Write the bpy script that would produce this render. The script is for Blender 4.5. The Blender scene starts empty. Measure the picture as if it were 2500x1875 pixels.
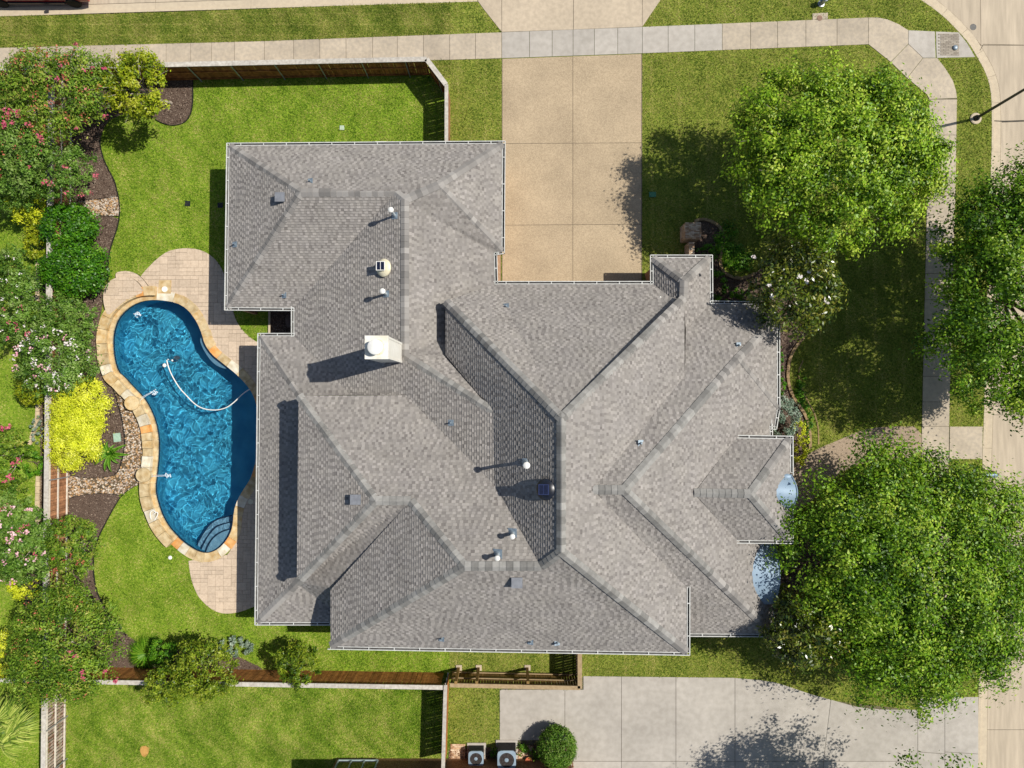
import bpy, bmesh, math, random
import numpy as np
from mathutils import Vector, Matrix
from mathutils.geometry import tessellate_polygon
random.seed(7)
rng = np.random.default_rng(11)
sc = bpy.context.scene
COL = sc.collection
# ------------------------------------------------------------------ camera
FPX, CAMH, TH = 1680.0, 40.0, math.atan(27.5 / 1680.0)
cd = bpy.data.cameras.new('camera')
cd.sensor_width = 36.0
cd.lens = 36.0 * FPX / 2500.0
cd.clip_start = 0.5
cd.clip_end = 3000
cam = bpy.data.objects.new('camera', cd)
cam.location = (0, 0, CAMH)
cam.rotation_euler = (TH, 0, 0)
COL.objects.link(cam)
sc.camera = cam
# ------------------------------------------------------------------ light
SUN = Vector((0.74, 0.17, 1.0)).normalized()
sd = bpy.data.lights.new('sun', 'SUN')
sd.energy = 4.6
sd.angle = math.radians(0.5)
sd.color = (1.0, 0.955, 0.88)
sun = bpy.data.objects.new('sun', sd)
sun.rotation_euler = SUN.to_track_quat('Z', 'Y').to_euler()
sun.location = (20, 5, 30)
COL.objects.link(sun)
w = bpy.data.worlds.new("World")
sc.world = w
w.use_nodes = True
wn = w.node_tree
bg = wn.nodes['Background']
sky = wn.nodes.new('ShaderNodeTexSky')
sky.sky_type = 'NISHITA'
sky.sun_disc = False
sky.sun_elevation = math.asin(SUN.z)
sky.sun_rotation = math.atan2(SUN.x, SUN.y)
wn.links.new(sky.outputs[0], bg.inputs[0])
bg.inputs[1].default_value = 0.085
sc.view_settings.view_transform = 'Standard'
sc.view_settings.look = 'None'
sc.view_settings.gamma = 1
sc.view_settings.use_curve_mapping = False
sc.view_settings.exposure = 0.16
sc.render.engine = 'CYCLES'
sc.cycles.max_bounces = 8
sc.cycles.transparent_max_bounces = 12
sc.cycles.caustics_reflective = False

# ------------------------------------------------------------------ helpers
_c, _s = math.cos(TH), math.sin(TH)


def P(px, py, z=0.0):
    """the point of the place at height z that the photograph shows at pixel px, py"""
    a = (px - 1250) / FPX
    b = -(py - 937.5) / FPX
    d = (a, _c * b + _s, _s * b - _c)
    t = (z - CAMH) / d[2]
    return Vector((d[0] * t, d[1] * t, z))


def P2(px, py, z=0.0):
    v = P(px, py, z)
    return (v.x, v.y)


def px2(x, y, z=0.0):
    dx, dy, dz = x, y, z - CAMH
    yy = _c * dy + _s * dz
    zz = -_s * dy + _c * dz
    return 1250 + FPX * dx / -zz, 937.5 - FPX * yy / -zz


MATS = {}


def lin(r, g, b):
    f = lambda v: (v / 255 / 12.92) if v / 255 <= .04045 else ((v / 255 + .055) / 1.055) ** 2.4
    return (f(r), f(g), f(b), 1)


def mat(name, c1, c2=None, scale=3.0, rough=.8, bump=.0, bscale=30.0, rand=0.0, tone=None, spec=.3,
        metal=0.0, stain=0.0, stscale=.35, trans=0.0, detail=6, stretch=None, speck=None, coat=0.0):
    m = bpy.data.materials.new(name)
    m.use_nodes = True
    nt = m.node_tree
    N, L = nt.nodes, nt.links
    b = N['Principled BSDF']
    b.inputs['Roughness'].default_value = rough
    b.inputs['Specular IOR Level'].default_value = spec
    b.inputs['Metallic'].default_value = metal
    if coat:
        b.inputs['Coat Weight'].default_value = coat
    geo = N.new('ShaderNodeNewGeometry')
    vec = geo.outputs['Position']
    if stretch:
        mp = N.new('ShaderNodeMapping')
        mp.inputs['Scale'].default_value = stretch
        L.new(vec, mp.inputs[0])
        vec = mp.outputs[0]

    def noise(sc_, det=detail, v=vec):
        n = N.new('ShaderNodeTexNoise')
        n.inputs['Scale'].default_value = sc_
        n.inputs['Detail'].default_value = det
        L.new(v, n.inputs['Vector'])
        return n.outputs['Fac']

    def mix(f, a, b_, mode='MIX'):
        x = N.new('ShaderNodeMix')
        x.data_type = 'RGBA'
        x.blend_type = mode
        for s, v in ((0, f), (6, a), (7, b_)):
            if isinstance(v, (int, float, tuple)):
                x.inputs[s].default_value = v
            else:
                L.new(v, x.inputs[s])
        return x.outputs[2]

    def ramp(f, lo, hi, a=0.0, b_=1.0):
        r = N.new('ShaderNodeMapRange')
        r.inputs[1].default_value = lo
        r.inputs[2].default_value = hi
        r.inputs[3].default_value = a
        r.inputs[4].default_value = b_
        L.new(f, r.inputs[0])
        return r.outputs[0]
    c2 = c2 or c1
    col = mix(ramp(noise(scale), .35, .65), c1, c2)
    if tone is not None:
        at = N.new('ShaderNodeAttribute')
        at.attribute_name = 'tone'
        cr = N.new('ShaderNodeValToRGB')
        els = cr.color_ramp.elements
        els[0].color = tone[0]
        els[1].color = tone[-1]
        for i, t in enumerate(tone[1:-1]):
            e = els.new((i + 1) / (len(tone) - 1))
            e.color = t
        L.new(at.outputs['Fac'], cr.inputs[0])
        g = 1.0 if scale == 0 else 1.0
        col = mix(1.0, cr.outputs[0], mix(1.0, (1, 1, 1, 1), col, 'MULTIPLY'), 'MULTIPLY')
    if stain:
        x = N.new('ShaderNodeCombineColor')
        s_ = ramp(noise(stscale, 5), .3, .7, 1 - stain, 1 + stain * .35)
        for i in range(3):
            L.new(s_, x.inputs[i])
        col = mix(1.0, col, x.outputs[0], 'MULTIPLY')
    if speck:
        col = mix(ramp(noise(speck[0], 2), speck[1], speck[1] + .08, 0, 1), col, speck[2])
    if rand:
        oi = N.new('ShaderNodeObjectInfo')
        x = N.new('ShaderNodeCombineColor')
        r = ramp(oi.outputs['Random'], 0, 1, 1 - rand, 1 + rand)
        for i in range(3):
            L.new(r, x.inputs[i])
        col = mix(1.0, col, x.outputs[0], 'MULTIPLY')
    L.new(col, b.inputs['Base Color'])
    if bump:
        bp = N.new('ShaderNodeBump')
        bp.inputs['Strength'].default_value = 1.0
        bp.inputs['Distance'].default_value = bump
        L.new(noise(bscale, 5), bp.inputs['Height'])
        L.new(bp.outputs[0], b.inputs['Normal'])
    if trans:
        out = N['Material Output']
        tr = N.new('ShaderNodeBsdfTranslucent')
        L.new(col, tr.inputs[0])
        ms = N.new('ShaderNodeMixShader')
        ms.inputs[0].default_value = trans
        L.new(b.outputs[0], ms.inputs[1])
        L.new(tr.outputs[0], ms.inputs[2])
        L.new(ms.outputs[0], out.inputs[0])
    MATS[name] = m
    return m


def tag(o, label=None, cat=None, group=None, kind=None):
    if label:
        o['label'] = label
    if cat:
        o['category'] = cat
    if group:
        o['group'] = group
    if kind:
        o['kind'] = kind
    return o


def link(name, me, parent=None, m=None):
    o = bpy.data.objects.new(name, me)
    COL.objects.link(o)
    if m is not None and me is not None and len(me.materials) == 0:
        me.materials.append(m)
    if parent is not None:
        o.parent = parent
        o.matrix_parent_inverse = Matrix.Identity(4)
        o.location = -Vector(world_loc(parent))
    return o


def world_loc(o):
    v = Vector(o.location)
    while o.parent:
        o = o.parent
        v += Vector(o.location)
    return v


def empty(name, loc, label=None, cat=None, group=None, kind=None):
    o = bpy.data.objects.new(name, None)
    o.location = loc
    o.empty_display_size = .2
    COL.objects.link(o)
    return tag(o, label, cat, group, kind)


def mesh(name, vs, fs, m=None):
    me = bpy.data.meshes.new(name)
    me.from_pydata([tuple(v) for v in vs], [], fs)
    if m is not None:
        me.materials.append(m)
    return me


class MB:
    """collects shapes given in place coordinates"""

    def __init__(s):
        s.v, s.f, s.t = [], [], []

    def add(s, vs, fs, tone=0.5):
        k = len(s.v)
        s.v += [tuple(v) for v in vs]
        s.f += [tuple(i + k for i in f) for f in fs]
        s.t += [tone] * len(vs)
        return s

    def box(s, c, size, rot=0.0, tone=.5, R=None):
        hx, hy, hz = size[0] / 2, size[1] / 2, size[2] / 2
        M = R or Matrix.Rotation(rot, 3, 'Z')
        vs = [Vector(c) + M @ Vector((x * hx, y * hy, z * hz)) for x, y, z in
              ((-1, -1, -1), (1, -1, -1), (1, 1, -1), (-1, 1, -1), (-1, -1, 1), (1, -1, 1), (1, 1, 1), (-1, 1, 1))]
        return s.add(vs, [(0, 3, 2, 1), (4, 5, 6, 7), (0, 1, 5, 4), (1, 2, 6, 5), (2, 3, 7, 6), (3, 0, 4, 7)], tone)

    def prism(s, pts, z0, z1, tone=.5, bottom=False):
        pts = [(p[0], p[1]) for p in pts]
        if area(pts) < 0:
            pts = pts[::-1]
        n = len(pts)
        vs = [(x, y, z0) for x, y in pts] + [(x, y, z1) for x, y in pts]
        fs = [tuple(n + i for i in t) for t in tess(pts)]
        fs += [(i, (i + 1) % n, n + (i + 1) % n, n + i) for i in range(n)]
        return s.add(vs, fs, tone)

    def tube(s, pts, r, n=8, tone=.5, caps=True):
        pts = [Vector(p) for p in pts]
        rs = r if isinstance(r, (list, tuple)) else [r] * len(pts)
        vs, fs = [], []
        for i, p in enumerate(pts):
            d = (pts[min(i + 1, len(pts) - 1)] - pts[max(i - 1, 0)]).normalized()
            a = d.cross(Vector((0, 0, 1)) if abs(d.z) < .9 else Vector((1, 0, 0))).normalized()
            b = d.cross(a).normalized()
            for k in range(n):
                t = 2 * math.pi * k / n
                vs.append(p + (a * math.cos(t) + b * math.sin(t)) * rs[i])
        for i in range(len(pts) - 1):
            for k in range(n):
                k2 = (k + 1) % n
                fs.append((i * n + k, (i + 1) * n + k, (i + 1) * n + k2, i * n + k2))
        if caps:
            fs.append(tuple(range(n)))
            fs.append(tuple((len(pts) - 1) * n + k for k in range(n - 1, -1, -1)))
        return s.add(vs, fs, tone)

    def lathe(s, c, prof, n=20, sy=1.0, tone=.5, tilt=None):
        vs, fs = [], []
        for r, z in prof:
            for k in range(n):
                t = 2 * math.pi * k / n
                v = Vector((r * math.cos(t), r * sy * math.sin(t), z))
                if tilt:
                    v = tilt @ v
                vs.append(Vector(c) + v)
        for i in range(len(prof) - 1):
            for k in range(n):
                k2 = (k + 1) % n
                fs.append((i * n + k, i * n + k2, (i + 1) * n + k2, (i + 1) * n + k))
        fs.append(tuple((len(prof) - 1) * n + k for k in range(n)))
        return s.add(vs, fs, tone)

    def build(s, name, m, parent=None, smooth=False, tone=False):
        me = mesh(name, s.v, s.f, m)
        if tone:
            a = me.attributes.new('tone', 'FLOAT', 'POINT')
            a.data.foreach_set('value', np.array(s.t, dtype=np.float32))
        if smooth:
            me.polygons.foreach_set('use_smooth', [True] * len(me.polygons))
            try:
                me.set_sharp_from_angle(angle=math.radians(40))
            except Exception:
                pass
        return link(name, me, parent)


def area(p):
    return sum(p[i][0] * p[(i + 1) % len(p)][1] - p[(i + 1) % len(p)][0] * p[i][1] for i in range(len(p))) / 2


def tess(pts, holes=()):
    rings = [[Vector((x, y, 0)) for x, y in pts]] + [[Vector((x, y, 0)) for x, y in h] for h in holes]
    flat = [v for r in rings for v in r]
    out = []
    for t in tessellate_polygon(rings):
        a, b, c = (flat[i] for i in t)
        if (b - a).cross(c - a).z < 0:
            t = (t[0], t[2], t[1])
        out.append(tuple(t))
    return out


def sheet(name, pts, z, m, parent=None, holes=(), depth=0.0):
    fs = tess(pts, holes)
    flat = list(pts) + [p for h in holes for p in h]
    vs = [(x, y, z) for x, y in flat]
    n = len(flat)
    if depth:
        vs += [(x, y, z - depth) for x, y in flat]
        k = 0
        for r in [pts] + list(holes):
            q = len(r)
            for i in range(q):
                a, b = k + i, k + (i + 1) % q
                fs.append((a, b, b + n, a + n))
            k += q
    me = mesh(name, vs, fs, m)
    return link(name, me, parent)


def pxs(lst, z=0.0):
    return [P2(x, y, z) for x, y in lst]


def smoothpts(pts, closed=False, it=2):
    pts = [tuple(p) for p in pts]
    for _ in range(it):
        out = []
        n = len(pts)
        rng_ = range(n) if closed else range(n - 1)
        if not closed:
            out.append(pts[0])
        for i in rng_:
            a, b = pts[i], pts[(i + 1) % n]
            out.append(tuple(.75 * a[k] + .25 * b[k] for k in range(len(a))))
            out.append(tuple(.25 * a[k] + .75 * b[k] for k in range(len(a))))
        if not closed:
            out.append(pts[-1])
        pts = out
    return pts


def clip(subj, win):
    """Sutherland-Hodgman: subject polygon (any) against convex ccw window"""
    out = subj
    for i in range(len(win)):
        ax, ay = win[i]
        bx, by = win[(i + 1) % len(win)]
        ex, ey = bx - ax, by - ay
        inp, out = out, []
        if not inp:
            return []
        d = [ex * (y - ay) - ey * (x - ax) for x, y in inp]
        for k in range(len(inp)):
            p, q = inp[k - 1], inp[k]
            dp, dq = d[k - 1], d[k]
            if dq >= 0:
                if dp < 0:
                    t = dp / (dp - dq)
                    out.append((p[0] + t * (q[0] - p[0]), p[1] + t * (q[1] - p[1])))
                out.append(q)
            elif dp >= 0:
                t = dp / (dp - dq)
                out.append((p[0] + t * (q[0] - p[0]), p[1] + t * (q[1] - p[1])))
    r = []
    for p in out:
        if not r or abs(p[0] - r[-1][0]) + abs(p[1] - r[-1][1]) > 1e-4:
            r.append(p)
    if len(r) > 1 and abs(r[0][0] - r[-1][0]) + abs(r[0][1] - r[-1][1]) < 1e-4:
        r.pop()
    return r if len(r) > 2 else []


def inpoly(X, Y, poly):
    c = np.zeros(len(X), bool)
    n = len(poly)
    for i in range(n):
        x1, y1 = poly[i]
        x2, y2 = poly[(i + 1) % n]
        if y1 == y2:
            continue
        c ^= ((y1 > Y) != (y2 > Y)) & (X < (x2 - x1) * (Y - y1) / (y2 - y1) + x1)
    return c


def bulk(name, V, nper, tone, m, parent=None, smooth=False):
    """V: (n*nper,3) array, each group of nper vertices one face"""
    nf = len(V) // nper
    me = bpy.data.meshes.new(name)
    me.vertices.add(len(V))
    me.vertices.foreach_set('co', V.astype(np.float32).ravel())
    me.loops.add(len(V))
    me.loops.foreach_set('vertex_index', np.arange(len(V), dtype=np.int32))
    me.polygons.add(nf)
    me.polygons.foreach_set('loop_start', np.arange(0, len(V), nper, dtype=np.int32))
    me.polygons.foreach_set('loop_total', np.full(nf, nper, dtype=np.int32))
    me.update(calc_edges=True)
    a = me.attributes.new('tone', 'FLOAT', 'POINT')
    a.data.foreach_set('value', np.repeat(tone, nper).astype(np.float32))
    me.materials.append(m)
    return link(name, me, parent)


# ------------------------------------------------------------------ materials
W1 = (1, 1, 1, 1)
M_conc = mat('concrete', lin(192, 176, 152), lin(178, 163, 141), 4, .85, .002, 60, rand=.045, stain=.10, spec=.2)
M_conc2 = mat('grey_concrete', lin(180, 173, 162), lin(168, 161, 150), 3, .85, .002, 60, rand=.05, stain=.12, stscale=.5, spec=.2)
M_walk = mat('sidewalk_concrete', lin(186, 172, 150), lin(170, 158, 140), 5, .85, .002, 60, rand=.07, stain=.14, stscale=.8, spec=.2)
M_street = mat('street_concrete', lin(188, 173, 150), lin(172, 158, 137), 1.6, .85, .002, 50, rand=.05, stain=.12, stscale=.45, spec=.2, stretch=(3.2, .35, 1))
M_kerb = mat('kerb_concrete', lin(196, 181, 155), lin(186, 171, 147), 5, .85, .002, 60, rand=.03, stain=.08, spec=.2)
M_agg = mat('exposed_aggregate', lin(182, 163, 134), lin(160, 142, 116), 14, .9, .006, 45, rand=.03, stain=.17, stscale=.5, spec=.2, speck=(38, .60, lin(205, 185, 155)))
M_joint = mat('joint_filler', lin(92, 84, 70), lin(110, 100, 84), 4, .9)
M_soil = mat('soil', lin(104, 88, 66), lin(84, 72, 54), 2, .95)
M_lawnB = mat('lawn_bright', lin(138, 158, 52), lin(98, 130, 30), 7, .95, .02, 26, stain=.2, stscale=.7, spec=.1)
M_lawnF = mat('lawn_olive', lin(142, 146, 64), lin(98, 116, 38), 7, .95, .02, 26, stain=.2, stscale=.6, spec=.1)
G1 = [lin(80, 112, 22), lin(132, 160, 44), lin(176, 190, 78)]
M_grassB = mat('grass_bright', W1, (.74, .78, .70, 1), .55, .7, tone=[lin(84, 118, 26), lin(128, 160, 44), lin(166, 180, 72), lin(204, 196, 116)], trans=.3, spec=.15, stain=.16, stscale=.9)
M_grassF = mat('grass_olive', W1, (.74, .77, .68, 1), .5, .7, tone=[lin(84, 110, 32), lin(128, 148, 52), lin(162, 166, 76), lin(198, 188, 114)], trans=.3, spec=.15, stain=.18, stscale=.8, )
M_mulch = mat('mulch', lin(112, 96, 84), lin(74, 60, 52), 26, .95, .02, 40, stain=.12, spec=.1)
M_chip = mat('mulch_chips', W1, W1, 1, .9, tone=[lin(58, 44, 36), lin(108, 90, 78), lin(150, 134, 118)], spec=.1)
M_rock = mat('river_rock', W1, (.86, .86, .86, 1), 12, .7, tone=[lin(120, 92, 62), lin(200, 160, 110), lin(172, 160, 150), lin(224, 212, 192), lin(150, 120, 96)], spec=.3)
M_paver = mat('paver', lin(204, 184, 160), lin(190, 170, 147), 9, .85, .003, 40, rand=.09, stain=.06, spec=.2)
M_flag = [mat('flagstone_cream', lin(212, 192, 152), lin(178, 152, 108), 3, .8, .012, 9, rand=.10, stain=.2, stscale=2.5, spec=.25),
          mat('flagstone_tan', lin(192, 158, 104), lin(216, 194, 152), 3, .8, .012, 9, rand=.12, stain=.2, stscale=2.5, spec=.25),
          mat('flagstone_orange', lin(206, 140, 70), lin(222, 172, 112), 3, .8, .012, 9, rand=.10, stain=.15, stscale=2.5, spec=.25),
          mat('flagstone_pale', lin(226, 218, 198), lin(200, 186, 156), 3, .8, .012, 9, rand=.08, stain=.2, stscale=2.5, spec=.25)]
M_shing = mat('shingle', (.93, .93, .95, 1), W1, 1.2, .92, .004, 90, stain=.10, stscale=.7, spec=.12,
              tone=[lin(115, 110, 105), lin(134, 129, 123), lin(148, 143, 136), lin(163, 157, 150)])
M_deckr = mat('roof_underlay', lin(126, 120, 114), lin(116, 110, 104), 3, .95)
M_cap = mat('ridge_shingle', lin(140, 138, 133), lin(128, 126, 121), 5, .92, .003, 90, rand=.30, spec=.12)
M_gut = mat('gutter_paint', lin(206, 206, 200), lin(186, 186, 180), 5, .5, spec=.4, stain=.06)
M_gutin = mat('gutter_inside', lin(84, 82, 80), lin(60, 58, 56), 6, .8)
M_brick = mat('house_brick', lin(176, 146, 118), lin(150, 116, 88), 8, .9, .004, 40, rand=.12, stain=.1, spec=.15)
M_brickt = mat('mixed_brick', (.9, .9, .9, 1), W1, 6, .9, tone=[lin(158, 122, 96), lin(206, 172, 136), lin(230, 210, 182), lin(184, 142, 108)], spec=.15)
M_side = mat('cream_siding', lin(222, 212, 192), lin(210, 200, 180), 3, .8, rand=.03)
M_fold = mat('weathered_wood', lin(196, 190, 178), lin(172, 164, 152), 7, .85, .004, 30, rand=.10, stain=.12, stscale=2, spec=.15)
M_cedar = mat('cedar_board', lin(168, 112, 62), lin(130, 82, 42), 5, .85, .003, 30, rand=.22, stain=.25, stscale=1.5, spec=.15)
M_cedarw = mat('washed_cedar', lin(176, 128, 92), lin(140, 98, 70), 5, .85, .003, 30, rand=.26, stain=.3, stscale=1.2, spec=.15)
M_newwood = mat('treated_pine', lin(150, 122, 74), lin(128, 100, 58), 6, .85, .003, 30, rand=.16, stain=.15, stscale=2, spec=.15)
M_rail = mat('pale_rail', lin(220, 212, 198), lin(200, 190, 172), 7, .85, rand=.05)
M_white = mat('white_paint', lin(232, 230, 222), lin(222, 220, 212), 4, .5, spec=.4)
M_chim = mat('chimney_paint', lin(228, 226, 216), lin(220, 216, 204), 2, .6, stain=.05, stscale=1.5, spec=.3)
M_chimt = mat('chimney_cover', lin(232, 230, 222), lin(214, 206, 186), 1.7, .55, stain=.12, stscale=2.2, spec=.35)
M_pvc = mat('vent_plastic', lin(198, 206, 206), lin(184, 192, 194), 6, .5, spec=.4)
M_lead = mat('lead_flashing', lin(150, 164, 172), lin(122, 136, 148), 9, .45, metal=.3, spec=.5)
M_greymet = mat('grey_metal', lin(140, 142, 146), lin(126, 128, 132), 5, .45, metal=.3, spec=.5)
M_bluemet = mat('blue_metal_roof', lin(146, 166, 182), lin(132, 154, 172), 1.5, .55, metal=.1, spec=.4, stain=.05)
M_cream = mat('cream_plastic', lin(222, 214, 186), lin(208, 198, 166), 6, .45, spec=.4)
M_solar = mat('solar_cell', lin(18, 22, 40), lin(24, 30, 54), 20, .2, spec=.6)
M_black = mat('black_metal', lin(30, 34, 44), lin(22, 24, 32), 6, .35, spec=.5)
M_dark = mat('dark_metal', lin(44, 44, 44), lin(30, 30, 30), 8, .5, spec=.4)
M_bark = mat('bark', lin(118, 104, 90), lin(84, 72, 60), 12, .95, .02, 20)
M_palebark = mat('pale_bark', lin(178, 168, 152), lin(150, 138, 120), 12, .9, .01, 20)
M_poolf = mat('pool_plaster', lin(78, 182, 214), lin(58, 160, 200), 1.2, .8, stain=.2, stscale=.5)
M_step = mat('pool_step', lin(130, 168, 190), lin(112, 152, 178), 5, .8)
M_tile = mat('pool_tile', lin(22, 40, 62), lin(30, 54, 80), 10, .4)
M_foam = mat('foam', lin(236, 244, 248), lin(220, 232, 240), 20, .5, trans=.3)
M_red = mat('red_car_paint', lin(150, 26, 18), lin(140, 22, 16), 2, .3, spec=.6, coat=.6)
M_tyre = mat('tyre', lin(28, 27, 26), lin(20, 20, 20), 8, .8)
M_glass = mat('dark_glass', lin(30, 36, 40), lin(24, 28, 32), 2, .08, spec=.8)
M_acside = mat('condenser_grille', lin(66, 60, 58), lin(52, 46, 44), 12, .7)
M_acblue = mat('condenser_top', lin(142, 160, 172), lin(130, 148, 162), 4, .5, spec=.4)
M_lid = mat('valve_lid', lin(164, 190, 170), lin(148, 176, 156), 8, .7)
M_metals = mat('silver_paint', lin(178, 180, 180), lin(150, 152, 154), 8, .4, metal=.4, spec=.5)
M_bluep = mat('blue_paint', lin(78, 130, 190), lin(66, 116, 176), 5, .4, spec=.5)


def leafmat(name, cols, trans=.20, rough=.5, spec=.22, noise=.5):
    return mat(name, (noise + .15, noise + .15, noise + .1, 1), W1, 1.3, rough, tone=cols, trans=trans, spec=spec)


L_oak = leafmat('oak_leaf', [lin(56, 90, 10), lin(106, 148, 22), lin(150, 188, 36), lin(196, 214, 76)], rough=.45, spec=.3, trans=.22)
L_oak2 = leafmat('oak_leaf_deep', [lin(48, 82, 10), lin(94, 138, 20), lin(136, 176, 34), lin(184, 204, 70)], rough=.45, spec=.3, trans=.22)
L_mag = leafmat('magnolia_leaf', [lin(42, 66, 10), lin(84, 108, 18), lin(122, 136, 34), lin(156, 150, 60)], rough=.3, spec=.6)
L_crape = leafmat('crape_leaf', [lin(60, 92, 18), lin(102, 138, 34), lin(140, 168, 52), lin(172, 170, 80)], rough=.5)
L_crapeg = leafmat('crape_leaf_green', [lin(50, 86, 20), lin(92, 130, 40), lin(126, 160, 64), lin(154, 176, 100)], rough=.45)
L_laurel = leafmat('laurel_leaf', [lin(32, 78, 8), lin(58, 112, 14), lin(90, 146, 24), lin(126, 174, 46)], rough=.4, spec=.3)
L_yell = leafmat('golden_leaf', [lin(166, 180, 26), lin(206, 214, 44), lin(230, 232, 62), lin(240, 240, 120)], noise=.75)
L_yg = leafmat('yellow_green_leaf', [lin(96, 122, 14), lin(138, 156, 26), lin(176, 184, 40), lin(196, 196, 70)], rough=.4)
L_wax = leafmat('waxleaf', [lin(58, 88, 14), lin(104, 130, 28), lin(148, 164, 42), lin(176, 184, 72)], rough=.4)
L_jun = leafmat('juniper', [lin(96, 120, 100), lin(128, 150, 128), lin(160, 176, 156), lin(176, 186, 172)])
L_ball = leafmat('boxwood', [lin(52, 92, 18), lin(86, 128, 32), lin(116, 152, 52), lin(160, 178, 96)])
L_groundc = leafmat('groundcover', [lin(44, 92, 10), lin(78, 134, 20), lin(112, 160, 34), lin(146, 176, 60)])
L_pink = leafmat('pink_bloom', [lin(176, 56, 92), lin(200, 84, 116), lin(210, 112, 130), lin(186, 100, 92)], noise=.8)
L_rust = leafmat('rust_bloom', [lin(150, 78, 56), lin(186, 100, 76), lin(200, 122, 96)], noise=.8)
L_white = leafmat('white_bloom', [lin(222, 210, 206), lin(236, 226, 222), lin(240, 236, 230)], noise=.9)
L_lpink = leafmat('pale_pink_bloom', [lin(222, 150, 164), lin(230, 180, 188), lin(236, 204, 206)], noise=.9)
L_agave = leafmat('agave_leaf', [lin(50, 96, 14), lin(84, 134, 26), lin(130, 170, 60)], noise=.8)
L_palm = leafmat('palm_leaf', [lin(80, 112, 36), lin(140, 162, 60), lin(196, 202, 104)], noise=.8)
L_dead = leafmat('dry_leaf', [lin(108, 74, 52), lin(146, 108, 80), lin(176, 140, 110)], noise=.8)


def inst(name, me, parent, M):
    o = bpy.data.objects.new(name, me)
    COL.objects.link(o)
    o.parent = parent
    o.matrix_basis = Matrix.Translation(-world_loc(parent)) @ M
    return o


# ================================================================== THE GROUND
EXC = []          # places where no grass grows (polygons at ground level)
POOL_IN = smoothpts([(393, 732), (434, 738), (463, 755), (486, 787), (498, 817), (504, 840), (521, 865), (550, 888), (579, 911),
           (602, 934), (624, 965), (634, 1007), (636, 1065), (629, 1123), (617, 1166), (602, 1189), (584, 1218), (575, 1247),
           (573, 1279), (567, 1302), (550, 1328), (529, 1345), (506, 1351), (480, 1344), (451, 1325), (420, 1296),
           (399, 1264), (385, 1224), (379, 1195), (384, 1151), (388, 1108), (388, 1070), (381, 1030), (366, 994),
           (350, 969), (324, 943), (304, 920), (289, 909), (279, 874), (276, 836), (279, 807), (289, 778), (310, 755),
           (336, 739), (365, 732)], True, 1)
pool_w = pxs(POOL_IN, -.12)
if area(pool_w) < 0:
    pool_w = pool_w[::-1]
FX = -25.72           # west fence line
kN = [(-700, 62), (0, 41), (320, 33), (640, 22), (900, 12), (1167, 4)]
kN_w = pxs(kN)
arc = [(2236, -30), (2248, 0), (2280, 22), (2306, 43), (2340, 77), (2366, 107), (2387, 142), (2407, 179), (2418, 217), (2421, 260),
       (2421, 347), (2418, 434), (2410, 700), (2402, 1007), (2399, 1094), (2393, 1400), (2389, 1679), (2386, 1875), (2378, 2500)]
arc = [arc[0]] + smoothpts(arc[1:12], False, 1) + arc[12:]
arc_w = pxs(arc)
big = 900
sheet('ground', [(-big, -big), (big, -big), (big, big), (-big, big)], -.30, M_soil, holes=[[(p[0], p[1]) for p in pool_w][::-1]]).__setitem__('kind', 'structure')
# lawns: prisms whose top is at 0
yN = P(0, 170).y


def fence_pt(px, py):
    return P2(px, py, 1.95)


fN0, fN1, fN2, fN3 = fence_pt(-300, 172), fence_pt(1042, 143), fence_pt(1090, 206), fence_pt(1090, 352)
fS0, fS1 = fence_pt(-250, 1656), fence_pt(1090, 1677)
fS2 = fence_pt(1082, 1900)
FYN = fN0[1] + (fN1[1] - fN0[1]) * (FX - fN0[0]) / (fN1[0] - fN0[0])
FYS = fS0[1] + (fS1[1] - fS0[1]) * (FX - fS0[0]) / (fS1[0] - fS0[0])


def lawn(pts, m, holes=()):
    o = sheet('lawn', pts, 0.0, m, holes=holes, depth=.32)
    o['kind'] = 'structure'
    return o


lawn([(FX, FYN), (FX, FYS), fS1, (fS1[0], fN3[1]), fN2, fN1], M_lawnB, holes=[pool_w])
lawn([(-60, FYN + .5), (-60, -60), (FX, -60), (FX, FYN)], M_lawnB)
lawn([(FX, FYS), (FX, -60), (fS1[0], -60), fS1], M_lawnB)
fr = [(-60, FYN + .5), (FX, FYN), fN1, fN2, (fS1[0], fN3[1]), fS1, (fS1[0], -60)]
fr += [(arc_w[-1][0], -60)] + arc_w[::-1] + [P2(1612, -30), P2(1612, 0), P2(1570, 64), P2(1225, 79)] + kN_w[::-1] + [(-60, kN_w[0][1])]
lawn(fr, M_lawnF)

# ------------------------------------------------------------------ streets
def slab_obj(parent, pts, z1, m, name='slab', gap=.012, z0=None):
    """one cast slab, edges eased by a narrow joint all round"""
    if area(pts) < 0:
        pts = pts[::-1]
    cx = sum(p[0] for p in pts) / len(pts)
    cy = sum(p[1] for p in pts) / len(pts)
    q = []
    n = len(pts)
    for i in range(n):
        a, b, c = Vector(pts[i - 1]), Vector(pts[i]), Vector(pts[(i + 1) % n])
        d1, d2 = (b - a).normalized(), (c - b).normalized()
        n1, n2 = Vector((-d1.y, d1.x)), Vector((-d2.y, d2.x))
        h = (n1 + n2)
        k = 1 + n1.dot(n2)
        q.append(b + h * (gap / max(k, .4)))
    e = MB().prism(q, z0 if z0 is not None else z1 - .11, z1)
    return e.build(name, m, parent)


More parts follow.
